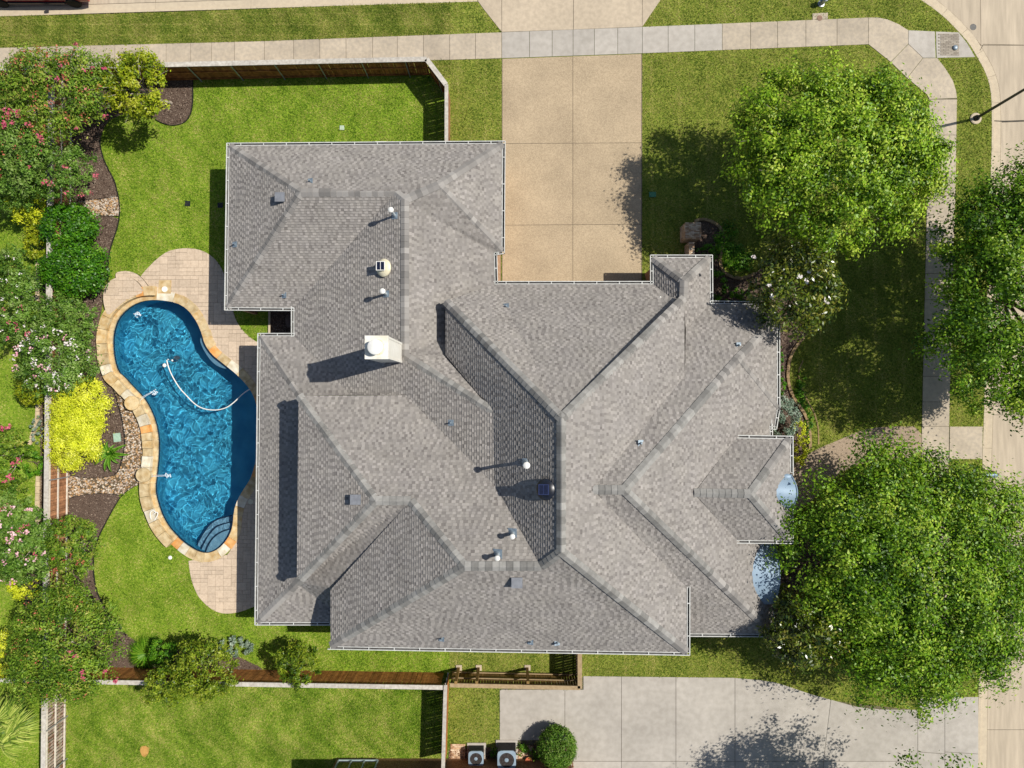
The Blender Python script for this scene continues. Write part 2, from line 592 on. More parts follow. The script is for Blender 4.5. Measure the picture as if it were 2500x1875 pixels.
SZ = -.12
streetN = sheet('street', [(-90, kN_w[0][1] - .2), (-90, 70), (90, 70), (90, 8), P2(2300, -10), P2(2200, 25), P2(1580, 30), P2(1165, 8)] + kN_w[1:-1][::-1], SZ - .115, M_joint)
streetN['kind'] = 'structure'
xs = [-640, -330, -92, 146, 377, 611, 860, 1110, 1400, 1700, 1980, 2230]
for i in range(len(xs) - 1):
    for row in range(2):
        pa, pb = P(xs[i], kN[1][1]), P(xs[i + 1], 0)
        yk = lambda x: kN_w[0][1] + (kN_w[-1][1] - kN_w[0][1]) * (x - kN_w[0][0]) / (kN_w[-1][0] - kN_w[0][0])
        y0, y1 = .62, 5.0
        if row:
            y0, y1 = 5.0, 9.6
        slab_obj(streetN, [(pa.x, yk(pa.x) + y0), (pb.x, yk(pb.x) + y0), (pb.x, yk(pb.x) + y1), (pa.x, yk(pa.x) + y1)], SZ, M_street)
kerbN = sheet('kerb', [P2(-700, 63), P2(1170, 5), P2(1170, 4.5)], SZ - .12, M_joint)
kerbN['kind'] = 'structure'
for i in range(8):
    a, b = [(-500, -330), (-330, -92), (-92, 146), (146, 377), (377, 611), (611, 860), (860, 1110), (1110, 1166)][i]
    pa, pb = P(a, 0), P(b, 0)
    slab_obj(kerbN, [(pa.x, yk(pa.x)), (pb.x, yk(pb.x)), (pb.x, yk(pb.x) + .14), (pa.x, yk(pa.x) + .14)], .012, M_kerb, 'kerb_stone', .005, -.25)
    slab_obj(kerbN, [(pa.x, yk(pa.x) + .15), (pb.x, yk(pb.x) + .15), (pb.x, yk(pb.x) + .61), (pa.x, yk(pa.x) + .61)], SZ + .006, M_kerb, 'gutter_slab', .006, -.25)

streetE = sheet('street', [P2(2200, -20)] + arc_w[2:] + [(arc_w[-1][0], -60), (70, -60), (70, 30)], SZ - .112, M_joint)
streetE['kind'] = 'structure'


def off(pts, d, closed=False):
    out = []
    n = len(pts)
    for i in range(n):
        a = Vector(pts[i - 1] if (closed or i) else pts[i])
        b = Vector(pts[(i + 1) % n] if (closed or i < n - 1) else pts[i])
        t = (b - a).normalized()
        out.append((pts[i][0] - t.y * d, pts[i][1] + t.x * d))
    return out


ka = off(arc_w, .15)
kb = off(arc_w, .62)
kerbE = sheet('kerb', [arc_w[0], arc_w[3], kb[3], kb[0]], SZ - .118, M_joint)
kerbE['kind'] = 'structure'
cuts = [0, 2, 5, 8, 11, 14, 17, 20, 22, 23, 24, 25, 26, 27, len(arc_w) - 1]
cuts = sorted(set(min(c, len(arc_w) - 1) for c in cuts))
for a, b in zip(cuts[:-1], cuts[1:]):
    slab_obj(kerbE, arc_w[a:b + 1] + ka[a:b + 1][::-1], .012, M_kerb, 'kerb_stone', .005, -.25)
    slab_obj(kerbE, ka[a:b + 1] + kb[a:b + 1][::-1], SZ + .006, M_kerb, 'gutter_slab', .006, -.25)
# roadway slabs of the right-hand street
ys = [-60, 108, 293, 560, 800, 1013, 1260, 1520, 1784, 2050, 2400]
xe = P(2397, 0).x
for i in range(len(ys) - 1):
    y1, y0 = P(0, ys[i]).y, P(0, ys[i + 1]).y
    if i == 0:
        slab_obj(streetE, [(xe, y0), (xe + 4.6, y0), (xe + 4.6, y1), (xe, y1)], SZ, M_street)
        slab_obj(streetE, [(xe, y0), (xe, y1), (kb[2][0], y1), kb[2], kb[4], kb[6], kb[8]], SZ, M_street)
        continue
    left = [p for p in kb if y0 <= p[1] <= y1]
    xl = lambda y: np.interp(-y, [-p[1] for p in kb], [p[0] for p in kb])
    slab_obj(streetE, [(xl(y0), y0), (xe + 4.6, y0), (xe + 4.6, y1), (xl(y1), y1)] + left, SZ, M_street)
    slab_obj(streetE, [(xe + 4.6, y0), (xe + 9.2, y0), (xe + 9.2, y1), (xe + 4.6, y1)], SZ, M_street)

for (xa, ya), (xb, yb), wd in (((2424, 295), (2446, 296), .10), ((2446, 297), (2500, 295), .16), ((2500, 295), (2560, 297), .12), ((2392, 124), (2400, 110), .05), ((2400, 108), (2500, 110), .04)):
    a, b = P(xa, ya, SZ + .004), P(xb, yb, SZ + .004)
    MB().box((a + b) / 2, ((b - a).length, wd * .6, .012), math.atan2(b.y - a.y, b.x - a.x)).build('joint_sealant', M_joint if wd < .06 else mat('tar', lin(64, 60, 54), lin(84, 78, 68), 6, .9), streetE)

# ------------------------------------------------------------------ sidewalks
ST = .03
walk = sheet('sidewalk', pxs([(-400, 122), (0, 117), (640, 100), (1225, 79), (1225, 143), (1047, 148), (0, 172), (-400, 180)]), .006, M_joint)
walk['kind'] = 'structure'
EXC.append(pxs([(-700, 117), (0, 117), (640, 101), (1225, 79), (1568, 66), (2121, 43), (2167, 48), (2217, 74), (2282, 77), (2340, 78), (2381, 139), (2381, 142), (2253, 142),
                (2174, 152), (2120, 109), (1568, 131), (1225, 143), (1047, 148), (0, 168), (-700, 180)]))
jx = [-300, -200, -100, -30, 25, 82, 145, 222, 281, 344, 406, 466, 517, 573, 646, 717, 781, 845, 910, 970, 1034, 1098, 1161, 1225]
top = lambda x: np.interp(x, [-400, 0, 640, 1225, 1568, 2121], [127, 117, 101, 79, 66, 43])
bot = lambda x: np.interp(x, [-400, 0, 640, 1225, 1568, 2120], [182, 172, 160, 143, 131, 109])
for a, b in zip(jx[:-1], jx[1:]):
    slab_obj(walk, pxs([(a, bot(a)), (b, bot(b)), (b, top(b)), (a, top(a))]), ST, M_walk)
jx = [1225, 1293, 1348, 1399, 1451, 1508, 1568, 1631, 1696, 1763, 1832, 1898, 1967, 2043, 2120]
for a, b in zip(jx[:-1], jx[1:]):
    slab_obj(walk, pxs([(a, bot(a)), (b, bot(b)), (b, top(b)), (a, top(a))]), ST + .002, M_conc2 if a < 1700 else M_walk)
corner = [[(2120, 109), (2120, 43), (2144, 43), (2167, 48), (2193, 59), (2217, 74), (2217, 108), (2174, 152)],
          [(2174, 152), (2217, 108), (2253, 142), (2214, 191)],
          [(2214, 191), (2253, 142), (2288, 142), (2308, 168), (2326, 197), (2334, 223), (2336, 240), (2268, 243), (2262, 231)]]
for c in corner:
    slab_obj(walk, pxs(c), ST, M_walk)
slab_obj(walk, pxs([(2217, 74), (2282, 77), (2284, 142), (2253, 142), (2217, 108)]), ST, M_conc2)
slab_obj(walk, pxs([(2284, 77), (2340, 79), (2362, 107), (2381, 140), (2286, 142)]), ST - .01, M_conc2)
slab_obj(walk, pxs([(1983, 49), (1983, 33), (2021, 31), (2021, 47)]), ST - .002, M_walk)
tp = MB()
for r in range(14):
    for c in range(4):
        a = (2290 + c * 12.6 + (6 if r % 2 else 0), 83 + r * 3.8)
        w_ = min(12, 2341 - a[0])
        tp.prism(pxs([a, (a[0] + w_, a[1]), (a[0] + w_, a[1] + 3.2), (a[0], a[1] + 3.2)]), ST - .011, ST + .006, random.random())
tp.build('tactile_brick', mat('tactile_grey', W1, W1, 3, .9, tone=[lin(138, 128, 114), lin(166, 156, 140)]), walk, tone=True)['kind'] = 'stuff'
walkE = sheet('sidewalk', pxs([(2268, 243), (2336, 240), (2332, 480), (2319, 940), (2317, 1041), (2317, 1730), (2240, 1730), (2250, 1041), (2254, 850)]), .006, M_joint)
walkE['kind'] = 'structure'
EXC.append(pxs([(2120, 109), (2381, 139), (2288, 142), (2308, 168), (2326, 197), (2334, 223), (2336, 240), (2332, 480), (2319, 940), (2317, 1041), (2317, 1730), (2240, 1730), (2250, 1041), (2268, 243)]))
ye = [243, 330, 420, 478, 540, 604, 668, 732, 796, 862, 919, 981, 1041, 1104, 1170, 1236, 1302, 1368, 1434, 1500, 1566, 1632, 1700]
lx = lambda y: np.interp(y, [243, 850, 1041, 1730], [2268, 2254, 2250, 2240])
rx = lambda y: np.interp(y, [243, 480, 940, 1041, 1730], [2336, 2332, 2319, 2317, 2307])
for a, b in zip(ye[:-1], ye[1:]):
    slab_obj(walkE, pxs([(lx(b), b), (rx(b), b), (rx(a), a), (lx(a), a)]), ST, M_walk)
slab_obj(walkE, pxs([(2318, 1041), (2399, 1041), (2398, 1121), (2317, 1121)]), ST, M_walk)
EXC.append(pxs([(2318, 1041), (2399, 1041), (2398, 1121), (2317, 1121)]))

# ------------------------------------------------------------------ driveway of the house
drive = sheet('driveway', pxs([(1225, 144), (1568, 132), (1568, 700), (1225, 700)]), .008, M_joint)
drive['kind'] = 'structure'
EXC.append(pxs([(1165, 4), (1225, 79), (1226, 720), (1566, 720), (1568, 66), (1614, 0), (1614, -30), (1165, -30)]))
dl = lambda y: np.interp(y, [140, 700], [1226, 1226])
for xa, xb in ((1226, 1398.5), (1398.5, 1566)):
    for ya, yb in ((None, 350), (350, 549), (549, 725)):
        t0 = bot(xa) + .8 if ya is None else ya + (1400 - xa) * .006
        t1 = bot(xb) + .8 if ya is None else ya + (1400 - xb) * .006
        slab_obj(drive, pxs([(xa, yb + (1400 - xa) * .006), (xb, yb + (1400 - xb) * .006), (xb, t1), (xa, t0)]), ST, M_agg)
for pts in ([(1167, 4), (1180, 22), (1225, 79), (1225, 0), (1225, -20), (1165, -20)], [(1225, 79), (1400, 73), (1400, -20), (1225, -20)],
            [(1400, 73), (1568, 66), (1568, -20), (1400, -20)], [(1568, 66), (1590, 34), (1612, 2), (1612, -20), (1568, -20)]):
    slab_obj(drive, pxs(pts), ST, M_conc)

# neighbour's driveway
nd = sheet('driveway', pxs([(1220, 1682), (1425, 1652), (1860, 1662), (2034, 1711), (2240, 1734), (2386, 1734), (2380, 2300), (1220, 2300)]), .007, M_joint)
nd['kind'] = 'structure'
ndp = [(1220, 1683), (1424, 1683), (1424, 1650), (1790, 1654), (1860, 1660), (1890, 1665), (1918, 1673), (1976, 1693), (2034, 1709), (2091, 1725), (2149, 1731),
       (2239, 1732)]
EXC.append(pxs(ndp + [(2306, 1720), (2306, 1700), (2389, 1700), (2386, 2100), (1395, 2100), (1395, 1807), (1220, 1807)]))
jn = [1220, 1379, 1517, 1650, 1794, 2028, 2240]


def ntop(x):
    return float(np.interp(x, [p[0] for p in ndp[2:]], [p[1] for p in ndp[2:]])) if x > 1424 else 1683


for a, b in zip(jn[:-1], jn[1:]):
    mid = [p for p in ndp if a < p[0] < b]
    yb = 1858
    if a == 1220:
        slab_obj(nd, pxs([(1220, 1807), (b, 1807), (b, 1683), (a, 1683)]), ST, M_conc2)
        continue
    y0 = 1683 if a == 1379 else ntop(a)
    bl = b - (18 if b in (2028,) else 0)
    al = a - (18 if a in (2028,) else 0)
    slab_obj(nd, pxs([(al, yb), (bl, yb), (b, ntop(b))] + mid[::-1] + [(a, y0)]), ST, M_conc2)
    slab_obj(nd, pxs([(al, 2090), (bl, 2090), (bl, yb), (al, yb)]), ST, M_conc2)
for a, b in ((2240, 2306), (2306, 2388)):
    ta = 1701 if a == 2240 else 1701
    slab_obj(nd, pxs([(a, 1835), (b, 1840), (b, ta), (a, ta)]), ST + .002, M_conc2)
    slab_obj(nd, pxs([(a, 2090), (b, 2090), (b, 1840), (a, 1835)]), ST + .002, M_conc2)

# pebble walk to the front door
pw = sheet('garden_path', pxs(smoothpts([(2250, 1041), (2178, 1041), (2132, 1044), (2091, 1054), (2048, 1074), (2005, 1091), (1970, 1110), (1930, 1140),
                                (1860, 1160), (1860, 1260), (1945, 1250), (1990, 1215), (2040, 1160), (2100, 1130), (2180, 1120), (2250, 1120)], True, 1)), .014,
           mat('pebble_path', lin(164, 146, 124), lin(144, 126, 106), 10, .9, .006, 45, stain=.12, speck=(34, .6, lin(186, 164, 140))), depth=.03)
pw['kind'] = 'structure'
EXC.append(pxs([(2250, 1041), (2132, 1044), (2048, 1074), (1970, 1110), (1930, 1140), (1930, 1250), (1990, 1215), (2040, 1160), (2100, 1130), (2250, 1120)]))

# ------------------------------------------------------------------ beds
def bed(name, pts, z, m, smooth=1):
    p = pxs(smoothpts(pts, True, smooth))
    if area(p) < 0:
        p = p[::-1]
    EXC.append(p)
    o = sheet(name, p, z, m, depth=.04)
    o['kind'] = 'structure'
    return p


BACKEDGE = [(244, 344), (252, 385), (266, 414), (282, 443), (289, 474), (292, 489), (294, 518), (289, 553), (278, 584), (268, 616), (265, 645), (265, 690)]
beds = []
beds.append(bed('mulch_bed', [(160, 190), (330, 186), (472, 186), (472, 208), (472, 260), (463, 289), (446, 304), (420, 308), (396, 301), (370, 285), (320, 276), (280, 285), (256, 305)]
                + BACKEDGE[:7] + [(203, 490), (160, 495), (160, 300)], .016, M_mulch))
rock1 = bed('rock_bed', [(158, 497), (203, 490), (245, 487), (289, 479), (292, 491), (294, 518), (292, 528), (250, 526), (217, 527), (158, 540)], .018, M_soil)
beds.append(bed('mulch_bed', [(160, 535), (217, 527), (292, 528), (289, 553), (278, 584), (268, 616), (265, 645), (262, 680), (250, 700), (252, 745), (240, 790), (236, 850), (240, 900), (262, 940), (276, 945), (289, 984), (298, 1018),
                              (304, 1050), (307, 1082), (301, 1117), (289, 1159), (246, 1167), (203, 1166), (160, 1160)], .017, M_mulch))
rock2 = bed('rock_bed', [(277, 945), (300, 950), (360, 1000), (365, 1100), (360, 1190), (343, 1182), (321, 1191), (298, 1209), (260, 1204), (217, 1205), (158, 1216), (158, 1158), (203, 1166), (246, 1167),
                         (289, 1159), (301, 1117), (307, 1082), (304, 1050), (298, 1018), (289, 984)], .019, M_soil)
beds.append(bed('mulch_bed', [(158, 1216), (217, 1205), (260, 1204), (298, 1209), (278, 1241), (258, 1279), (240, 1314), (231, 1345), (229, 1383), (231, 1412), (240, 1453), (269, 1502), (307, 1548), (345, 1575),
                              (420, 1590), (500, 1585), (560, 1590), (600, 1612), (640, 1630), (640, 1640), (158, 1640)], .016, M_mulch))
beds.append(bed('mulch_bed', [(656, 740), (730, 740), (730, 830), (656, 830)], .02, M_mulch, 0))
EDGE_E = [(1961, 824), (1939, 849), (1925, 878), (1921, 922), (1929, 958), (1947, 987), (1968, 1016), (1977, 1055), (1976, 1095)]
beds.append(bed('mulch_bed', [(1880, 1150), (1976, 1100)] + EDGE_E[::-1] + [(1990, 800), (1960, 700), (1880, 640), (1842, 668), (1825, 676), (1806, 681), (1788, 678), (1770, 669), (1759, 655), (1756, 634),
                                         (1760, 618), (1764, 601), (1767, 582), (1764, 568), (1756, 553), (1738, 542), (1720, 535), (1705, 536), (1690, 545), (1680, 560), (1680, 760), (1880, 770)], .016, M_mulch))
beds.append(bed('mulch_bed', [(1870, 1300), (1960, 1290), (2010, 1380), (2020, 1540), (1990, 1600), (1870, 1600)], .016, M_mulch))
beds.append(bed('mulch_bed', [(1096, 1830), (1400, 1812), (1400, 1900), (1096, 1900)], .016, M_mulch, 0))
# left neighbour's bed along the fence
beds.append(bed('mulch_bed', [(96, 600), (96, 740), (80, 900), (88, 1000), (100, 1040), (98, 1200), (92, 1290), (60, 1400), (60, 1640), (175, 1640), (168, 600)], .012, M_soil))


dp = sheet('bare_patch', pxs(smoothpts([(341, 1826), (349, 1820), (363, 1821), (366, 1830), (362, 1842), (354, 1850), (345, 1844)], True, 2)), .02, mat('sandy_soil', lin(196, 152, 84), lin(176, 132, 70), 9, .95, .01, 40))
dp['kind'] = 'structure'
EXC.append(pxs([(343, 1826), (350, 1821), (362, 1823), (364, 1831), (360, 1841), (354, 1847), (346, 1842)]))


def scatter_chips(name, polys, n, size, m, z, zs):
    pts = []
    for p in polys:
        xs_ = [q[0] for q in p]
        ys_ = [q[1] for q in p]
        k = int(n * abs(area(p)))
        X = rng.uniform(min(xs_), max(xs_), k * 2)
        Y = rng.uniform(min(ys_), max(ys_), k * 2)
        o = inpoly(X, Y, p)
        pts.append(np.stack([X[o], Y[o]], 1))
    A = np.concatenate(pts)
    k = len(A)
    C = np.stack([A[:, 0], A[:, 1], z + rng.uniform(0, zs, k)], 1)
    t = rng.uniform(0, 2 * np.pi, k)
    s_ = rng.uniform(size[0], size[1], k)
    a = np.stack([np.cos(t) * s_, np.sin(t) * s_, rng.uniform(-.3, .3, k) * s_], 1)
    b = np.stack([-np.sin(t) * s_ * size[2], np.cos(t) * s_ * size[2], rng.uniform(-.2, .2, k) * s_], 1)
    V = np.stack([C - a, C - b, C + a, C + b], 1).reshape(-1, 3)
    return tag(bulk(name, V, 4, rng.random(k), m), kind='stuff')


scatter_chips('wood_chips', beds[:6] + beds[6:8], 150, (.03, .07, .4), M_chip, .03, .03)


def rocks(name, polys, n):
    """rounded river stones, each with its own height"""
    V, T = [], []
    th = np.arange(6) * np.pi / 3
    for p in polys:
        xs_ = [q[0] for q in p]
        ys_ = [q[1] for q in p]
        k = int(n * abs(area(p)))
        X = rng.uniform(min(xs_), max(xs_), k * 2)
        Y = rng.uniform(min(ys_), max(ys_), k * 2)
        o = inpoly(X, Y, p)
        for x, y in zip(X[o], Y[o]):
            r = random.uniform(.03, .075)
            e = random.uniform(.6, 1)
            a = random.uniform(0, 3.14)
            h = random.uniform(.03, .07)
            ct, st = math.cos(a), math.sin(a)
            ring = [(x + ct * r * math.cos(t) - st * r * e * math.sin(t), y + st * r * math.cos(t) + ct * r * e * math.sin(t), .02) for t in th]
            inr = [(x + (q[0] - x) * .6, y + (q[1] - y) * .6, .02 + h) for q in ring]
            tn = random.random()
            for i in range(6):
                j = (i + 1) % 6
                V += [ring[i], ring[j], inr[j], inr[i]]
                T.append(tn)
            V += [inr[0], inr[1], inr[2], inr[3]]
            V += [inr[0], inr[3], inr[4], inr[5]]
            T += [tn, tn]
    return tag(bulk(name, np.array(V), 4, np.array(T), M_rock), kind='stuff')


rocks('river_rocks', [rock1, rock2], 190)

# thin steel bed edging
ELAB = ['thin dark steel edging between the upper back lawn and its mulch bed', 'thin dark steel edging round the lower back lawn below the pool', 'thin dark steel edging round the mulch under the leaning privet tree',
        'short dark edging above the small upper rock bed', 'short dark edging below the small upper rock bed', 'thin dark edging between the agave mulch and the long rock bed', 'short dark edging on the lower side of the long rock bed']
for li_, line in enumerate((BACKEDGE, [(343, 1182), (321, 1191), (298, 1209), (278, 1241), (258, 1279), (240, 1314), (231, 1345), (229, 1383), (231, 1412), (240, 1453), (269, 1502), (307, 1548)],
             [(472, 200), (472, 260), (463, 289), (446, 304), (420, 308), (396, 301), (380, 292)],
             [(203, 490), (245, 487), (289, 479)], [(172, 535), (217, 527), (292, 528)],
             [(277, 945), (289, 984), (298, 1018), (304, 1050), (307, 1082), (301, 1117), (289, 1159), (246, 1167), (203, 1166), (172, 1160)], [(172, 1216), (217, 1205), (260, 1204), (298, 1209)])):
    be = MB()
    q = pxs(smoothpts(line, False, 2))
    for a, b in zip(q[:-1], q[1:]):
        a, b = Vector((*a, .05)), Vector((*b, .05))
        be.box((a + b) / 2, ((b - a).length + .01, .022, .10), math.atan2(b.y - a.y, b.x - a.x))
    tag(be.build('bed_edging', M_dark), ELAB[li_], 'edging')

# ------------------------------------------------------------------ POOL
pool = empty('swimming_pool', P(450, 1020), 'curvy free-form blue swimming pool with stone coping beside the house', 'pool')
n = len(pool_w)
WZ = -.12
mb = MB()
mb.add([(x, y, -1.75) for x, y in pool_w], tess(pool_w))
mb.build('pool_floor', M_poolf, pool)
mb = MB()
mb.add([(x, y, .0) for x, y in pool_w] + [(x, y, -1.75) for x, y in pool_w],
       [((i + 1) % n, i, n + i, n + (i + 1) % n) for i in range(n)])
mb.build('pool_wall', M_poolf, pool)
mb = MB()
ti = off(pool_w, .012, True)
mb.add([(x, y, .0) for x, y in ti] + [(x, y, -.30) for x, y in ti], [((i + 1) % n, i, n + i, n + (i + 1) % n) for i in range(n)])
mb.build('waterline_tile', M_tile, pool)
# steps at the south end and a seat in the east wall
stepL = [[(480, 1337), (498, 1305), (515, 1279), (535, 1266), (571, 1256)], [(492, 1344), (503, 1319), (521, 1293), (538, 1280), (569, 1273)],
         [(503, 1348), (509, 1331), (521, 1313), (538, 1299), (568, 1289)]]
for k, L_ in enumerate(stepL):
    zt = (-.95, -.65, -.38)[k]
    line = pxs(smoothpts(L_, False, 2), zt)
    tail = pxs([(578, 1289 if k == 2 else 1260), (572, 1312), (552, 1336), (530, 1350), (506, 1357), (L_[0][0], L_[0][1] + 3)], zt)
    st = MB().prism(line + tail, -1.75, zt).build('pool_step', M_step, pool)
    tb = MB()
    for a, b in zip(line[:-1], line[1:]):
        a, b = Vector((*a, zt + .004)), Vector((*b, zt + .004))
        tb.box((a + b) / 2, ((b - a).length + .01, .06, .03), math.atan2(b.y - a.y, b.x - a.x))
    tb.build('tile_band', M_tile, st)
seat = smoothpts([(492, 831), (499, 850), (512, 872), (528, 890), (546, 899), (560, 901), (552, 888), (521, 862), (505, 840), (498, 820)], True, 1)
MB().prism(pxs(seat, -.5), -1.75, -.30).build('pool_seat', M_step, pool)

# water: a gently rippled refracting surface
mw = bpy.data.materials.new('pool_water')
mw.use_nodes = True
nt = mw.node_tree
wb_ = nt.nodes['Principled BSDF']
wb_.inputs['Base Color'].default_value = (.80, .95, .98, 1)
wb_.inputs['Roughness'].default_value = 0.0
wb_.inputs['IOR'].default_value = 1.33
wb_.inputs['Transmission Weight'].default_value = 1.0
MATS['water'] = mw
wx = [p[0] for p in pool_w]
wy0 = [p[1] for p in pool_w]
gs = .03
nx_, ny_ = int((max(wx) - min(wx)) / gs) + 3, int((max(wy0) - min(wy0)) / gs) + 3
gx = min(wx) - gs + np.arange(nx_) * gs
gy = min(wy0) - gs + np.arange(ny_) * gs
GX, GY = np.meshgrid(gx, gy, indexing='ij')
gz = np.zeros_like(GX)
wr = np.random.default_rng(77)
wx1 = GX + .16 * np.sin(GX * 2.1 + 1.3 * GY) + .10 * np.sin(GY * 4.7 + 2 * GX + 1) + .05 * np.sin(GX * 9.1 - GY * 6)
wy1 = GY + .16 * np.sin(GY * 2.6 - 1.7 * GX + 2) + .10 * np.sin(GX * 5.3 + GY + 4) + .05 * np.sin(GY * 8.3 + GX * 7)
for k in range(80):
    lam = wr.uniform(.11, .62)
    th_ = wr.uniform(0, 6.283)
    kk = 2 * np.pi / lam
    gz += .00125 * lam ** 1.1 * np.sin(kk * (wx1 * np.cos(th_) + wy1 * np.sin(th_)) + wr.uniform(0, 6.283))
ins = inpoly(GX.ravel(), GY.ravel(), off(pool_w, -.02, True))
ins = (inpoly(GX.ravel() + gs, GY.ravel(), pool_w) | inpoly(GX.ravel() - gs, GY.ravel(), pool_w) | inpoly(GX.ravel(), GY.ravel() + gs, pool_w) | inpoly(GX.ravel(), GY.ravel() - gs, pool_w) | ins)
idx = -np.ones(nx_ * ny_, int)
idx[ins] = np.arange(ins.sum())
ii = np.arange(nx_ * ny_).reshape(nx_, ny_)
quad = np.stack([ii[:-1, :-1], ii[1:, :-1], ii[1:, 1:], ii[:-1, 1:]], -1).reshape(-1, 4)
quad = idx[quad]
quad = quad[(quad >= 0).all(1)]
me = mesh('water', np.stack([GX.ravel()[ins], GY.ravel()[ins], WZ + gz.ravel()[ins]], 1).tolist(), quad.tolist(), mw)
me.polygons.foreach_set('use_smooth', [True] * len(me.polygons))
wo_ = link('water', me, pool)
wo_.cycles.is_caustics_caster = True
for o_ in pool.children:
    if o_ is not wo_:
        o_.cycles.is_caustics_receiver = True
        for q_ in o_.children:
            q_.cycles.is_caustics_receiver = True
sd.cycles.is_caustics_light = True
EXC.append(pool_w)

# coping stones: walk round the pool edge, stone after stone
cum = [0]
for i in range(n):
    cum.append(cum[-1] + (Vector(pool_w[(i + 1) % n]) - Vector(pool_w[i])).length)
LT = cum[-1]


def on_edge(s, d):
    s = s % LT
    i = max(k for k in range(n) if cum[k] <= s + 1e-9)
    a, b = Vector(pool_w[i]), Vector(pool_w[(i + 1) % n])
    t = (s - cum[i]) / max(1e-6, cum[i + 1] - cum[i])
    tn = lambda j: (Vector(pool_w[(j + 1) % n]) - Vector(pool_w[(j - 1) % n])).normalized()
    T = (tn(i) * (1 - t) + tn((i + 1) % n) * t).normalized()
    q = a + (b - a) * t
    return (q.x + T.y * d, q.y - T.x * d)


def raised(px_, py_):
    # the west side of the pool stands up as a low wall
    return (px_ < 392 and py_ > 720) and py_ < 1345 or (px_ < 440 and 1240 < py_ < 1372) or (px_ < 372 and py_ > 700)


s = 0.0
while s < LT - .15:
    e = min(LT, s + random.uniform(.34, .78))
    if LT - e < .3:
        e = LT
    q = px2(*on_edge((s + e) / 2, 0))
    R_ = raised(*q)
    if R_:
        d0, d1, zt = .20, .20 + .52, .34
    else:
        d0, d1, zt = -.03, .50, .07
        if q[0] > 520 and q[1] < 960:
            d1 = .44
    d1 += random.uniform(-.03, .03)
    g = .009
    k = 4
    pin = [on_edge(s + g + (e - s - 2 * g) * j / k, d0) for j in range(k + 1)]
    pout = [on_edge(s + g + (e - s - 2 * g) * j / k, d1) for j in range(k + 1)]
    mm = random.choices(M_flag, [.36, .30, .16, .18])[0]
    MB().prism(pin + pout[::-1], zt - .07 - (.3 if R_ else 0), zt + random.uniform(-.006, .006)).build('coping_stone', mm, pool)
    if R_:
        pin2 = [on_edge(s + g + (e - s - 2 * g) * j / k, -.03) for j in range(k + 1)]
        pout2 = [on_edge(s + g + (e - s - 2 * g) * j / k, .215) for j in range(k + 1)]
        MB().prism(pin2 + pout2[::-1], -.05, .05).build('ledge_stone', random.choice(M_flag[:2]), pool)
    s = e
# mortar under the stones
k = 160
for d0, d1, zt, nm in ((-.01, .49, .045, 'mortar_bed'),):
    pi = [on_edge(LT * j / k, d0) for j in range(k)]
    po = [on_edge(LT * j / k, d1) for j in range(k)]
    vs = [(x, y, zt) for x, y in pi] + [(x, y, zt) for x, y in po]
    me = mesh('mortar_bed', vs, [(j, (j + 1) % k, k + (j + 1) % k, k + j)[::-1] for j in range(k)], M_flag[0])
    link('mortar_bed', me, pool)
    EXC.append(po)
# the two round scupper pillars and the water they throw
for px_, py_, mm in ((322, 984, M_flag[1]), (350, 1160, M_flag[0])):
    c = P(px_, py_, .5)
    pl = MB().lathe((c.x, c.y, 0), [(.36, -.05), (.36, .46), (.42, .47), (.42, .54), (.40, .56), (0.01, .565)], 24).build('pillar', mm, pool)
foam = MB()
for px_, py_, r in ((376, 957, 9), (410, 1160, 8), (336, 768, 9)):
    for k in range(26):
        a = random.random() * 6.28
        d = random.random() ** .8 * r
        c = P(px_ + d * math.cos(a), py_ + d * math.sin(a) * .8, WZ + .02)
        foam.lathe(c, [(random.uniform(.02, .05), -.01), (.03, .02), (.005, .035)], 6)
foam.build('foam', M_foam, pool)['kind'] = 'stuff'
jets = MB()
for a, b in (((342, 978), (372, 958)), ((344, 972), (374, 956)), ((366, 1159), (404, 1160)), ((366, 1163), (404, 1162))):
    a, b = P(*a, .3), P(*b, WZ)
    jets.tube([a + (b - a) * t + Vector((0, 0, .12 * math.sin(math.pi * t))) for t in (0, .3, .6, 1)], .012, 5)
jets.build('water_jet', M_foam, pool)['kind'] = 'stuff'
# deck lids
o = empty('skimmer_lid', P(402, 706, .06), 'white round skimmer lid set in a square stone at the pool head', 'lid')
MB().prism(pxs([(388, 684), (418, 684), (417, 717), (386, 716)], .07), .0, .075).build('stone_surround', M_flag[1], o)
MB().lathe(P(402, 706, .075), [(.17, 0), (.165, .012), (.01, .014)], 24).build('cover', M_white, o)
EXC.append(pxs([(385, 683), (419, 683), (419, 718), (385, 718)]))
o = empty('skimmer_lid', P(612, 1225, .06), 'cream round deck lid in the shade beside the house wall', 'lid')
MB().lathe(P(612, 1225, .06), [(.15, 0), (.145, .014), (.01, .016)], 24).build('cover', M_cream, o)

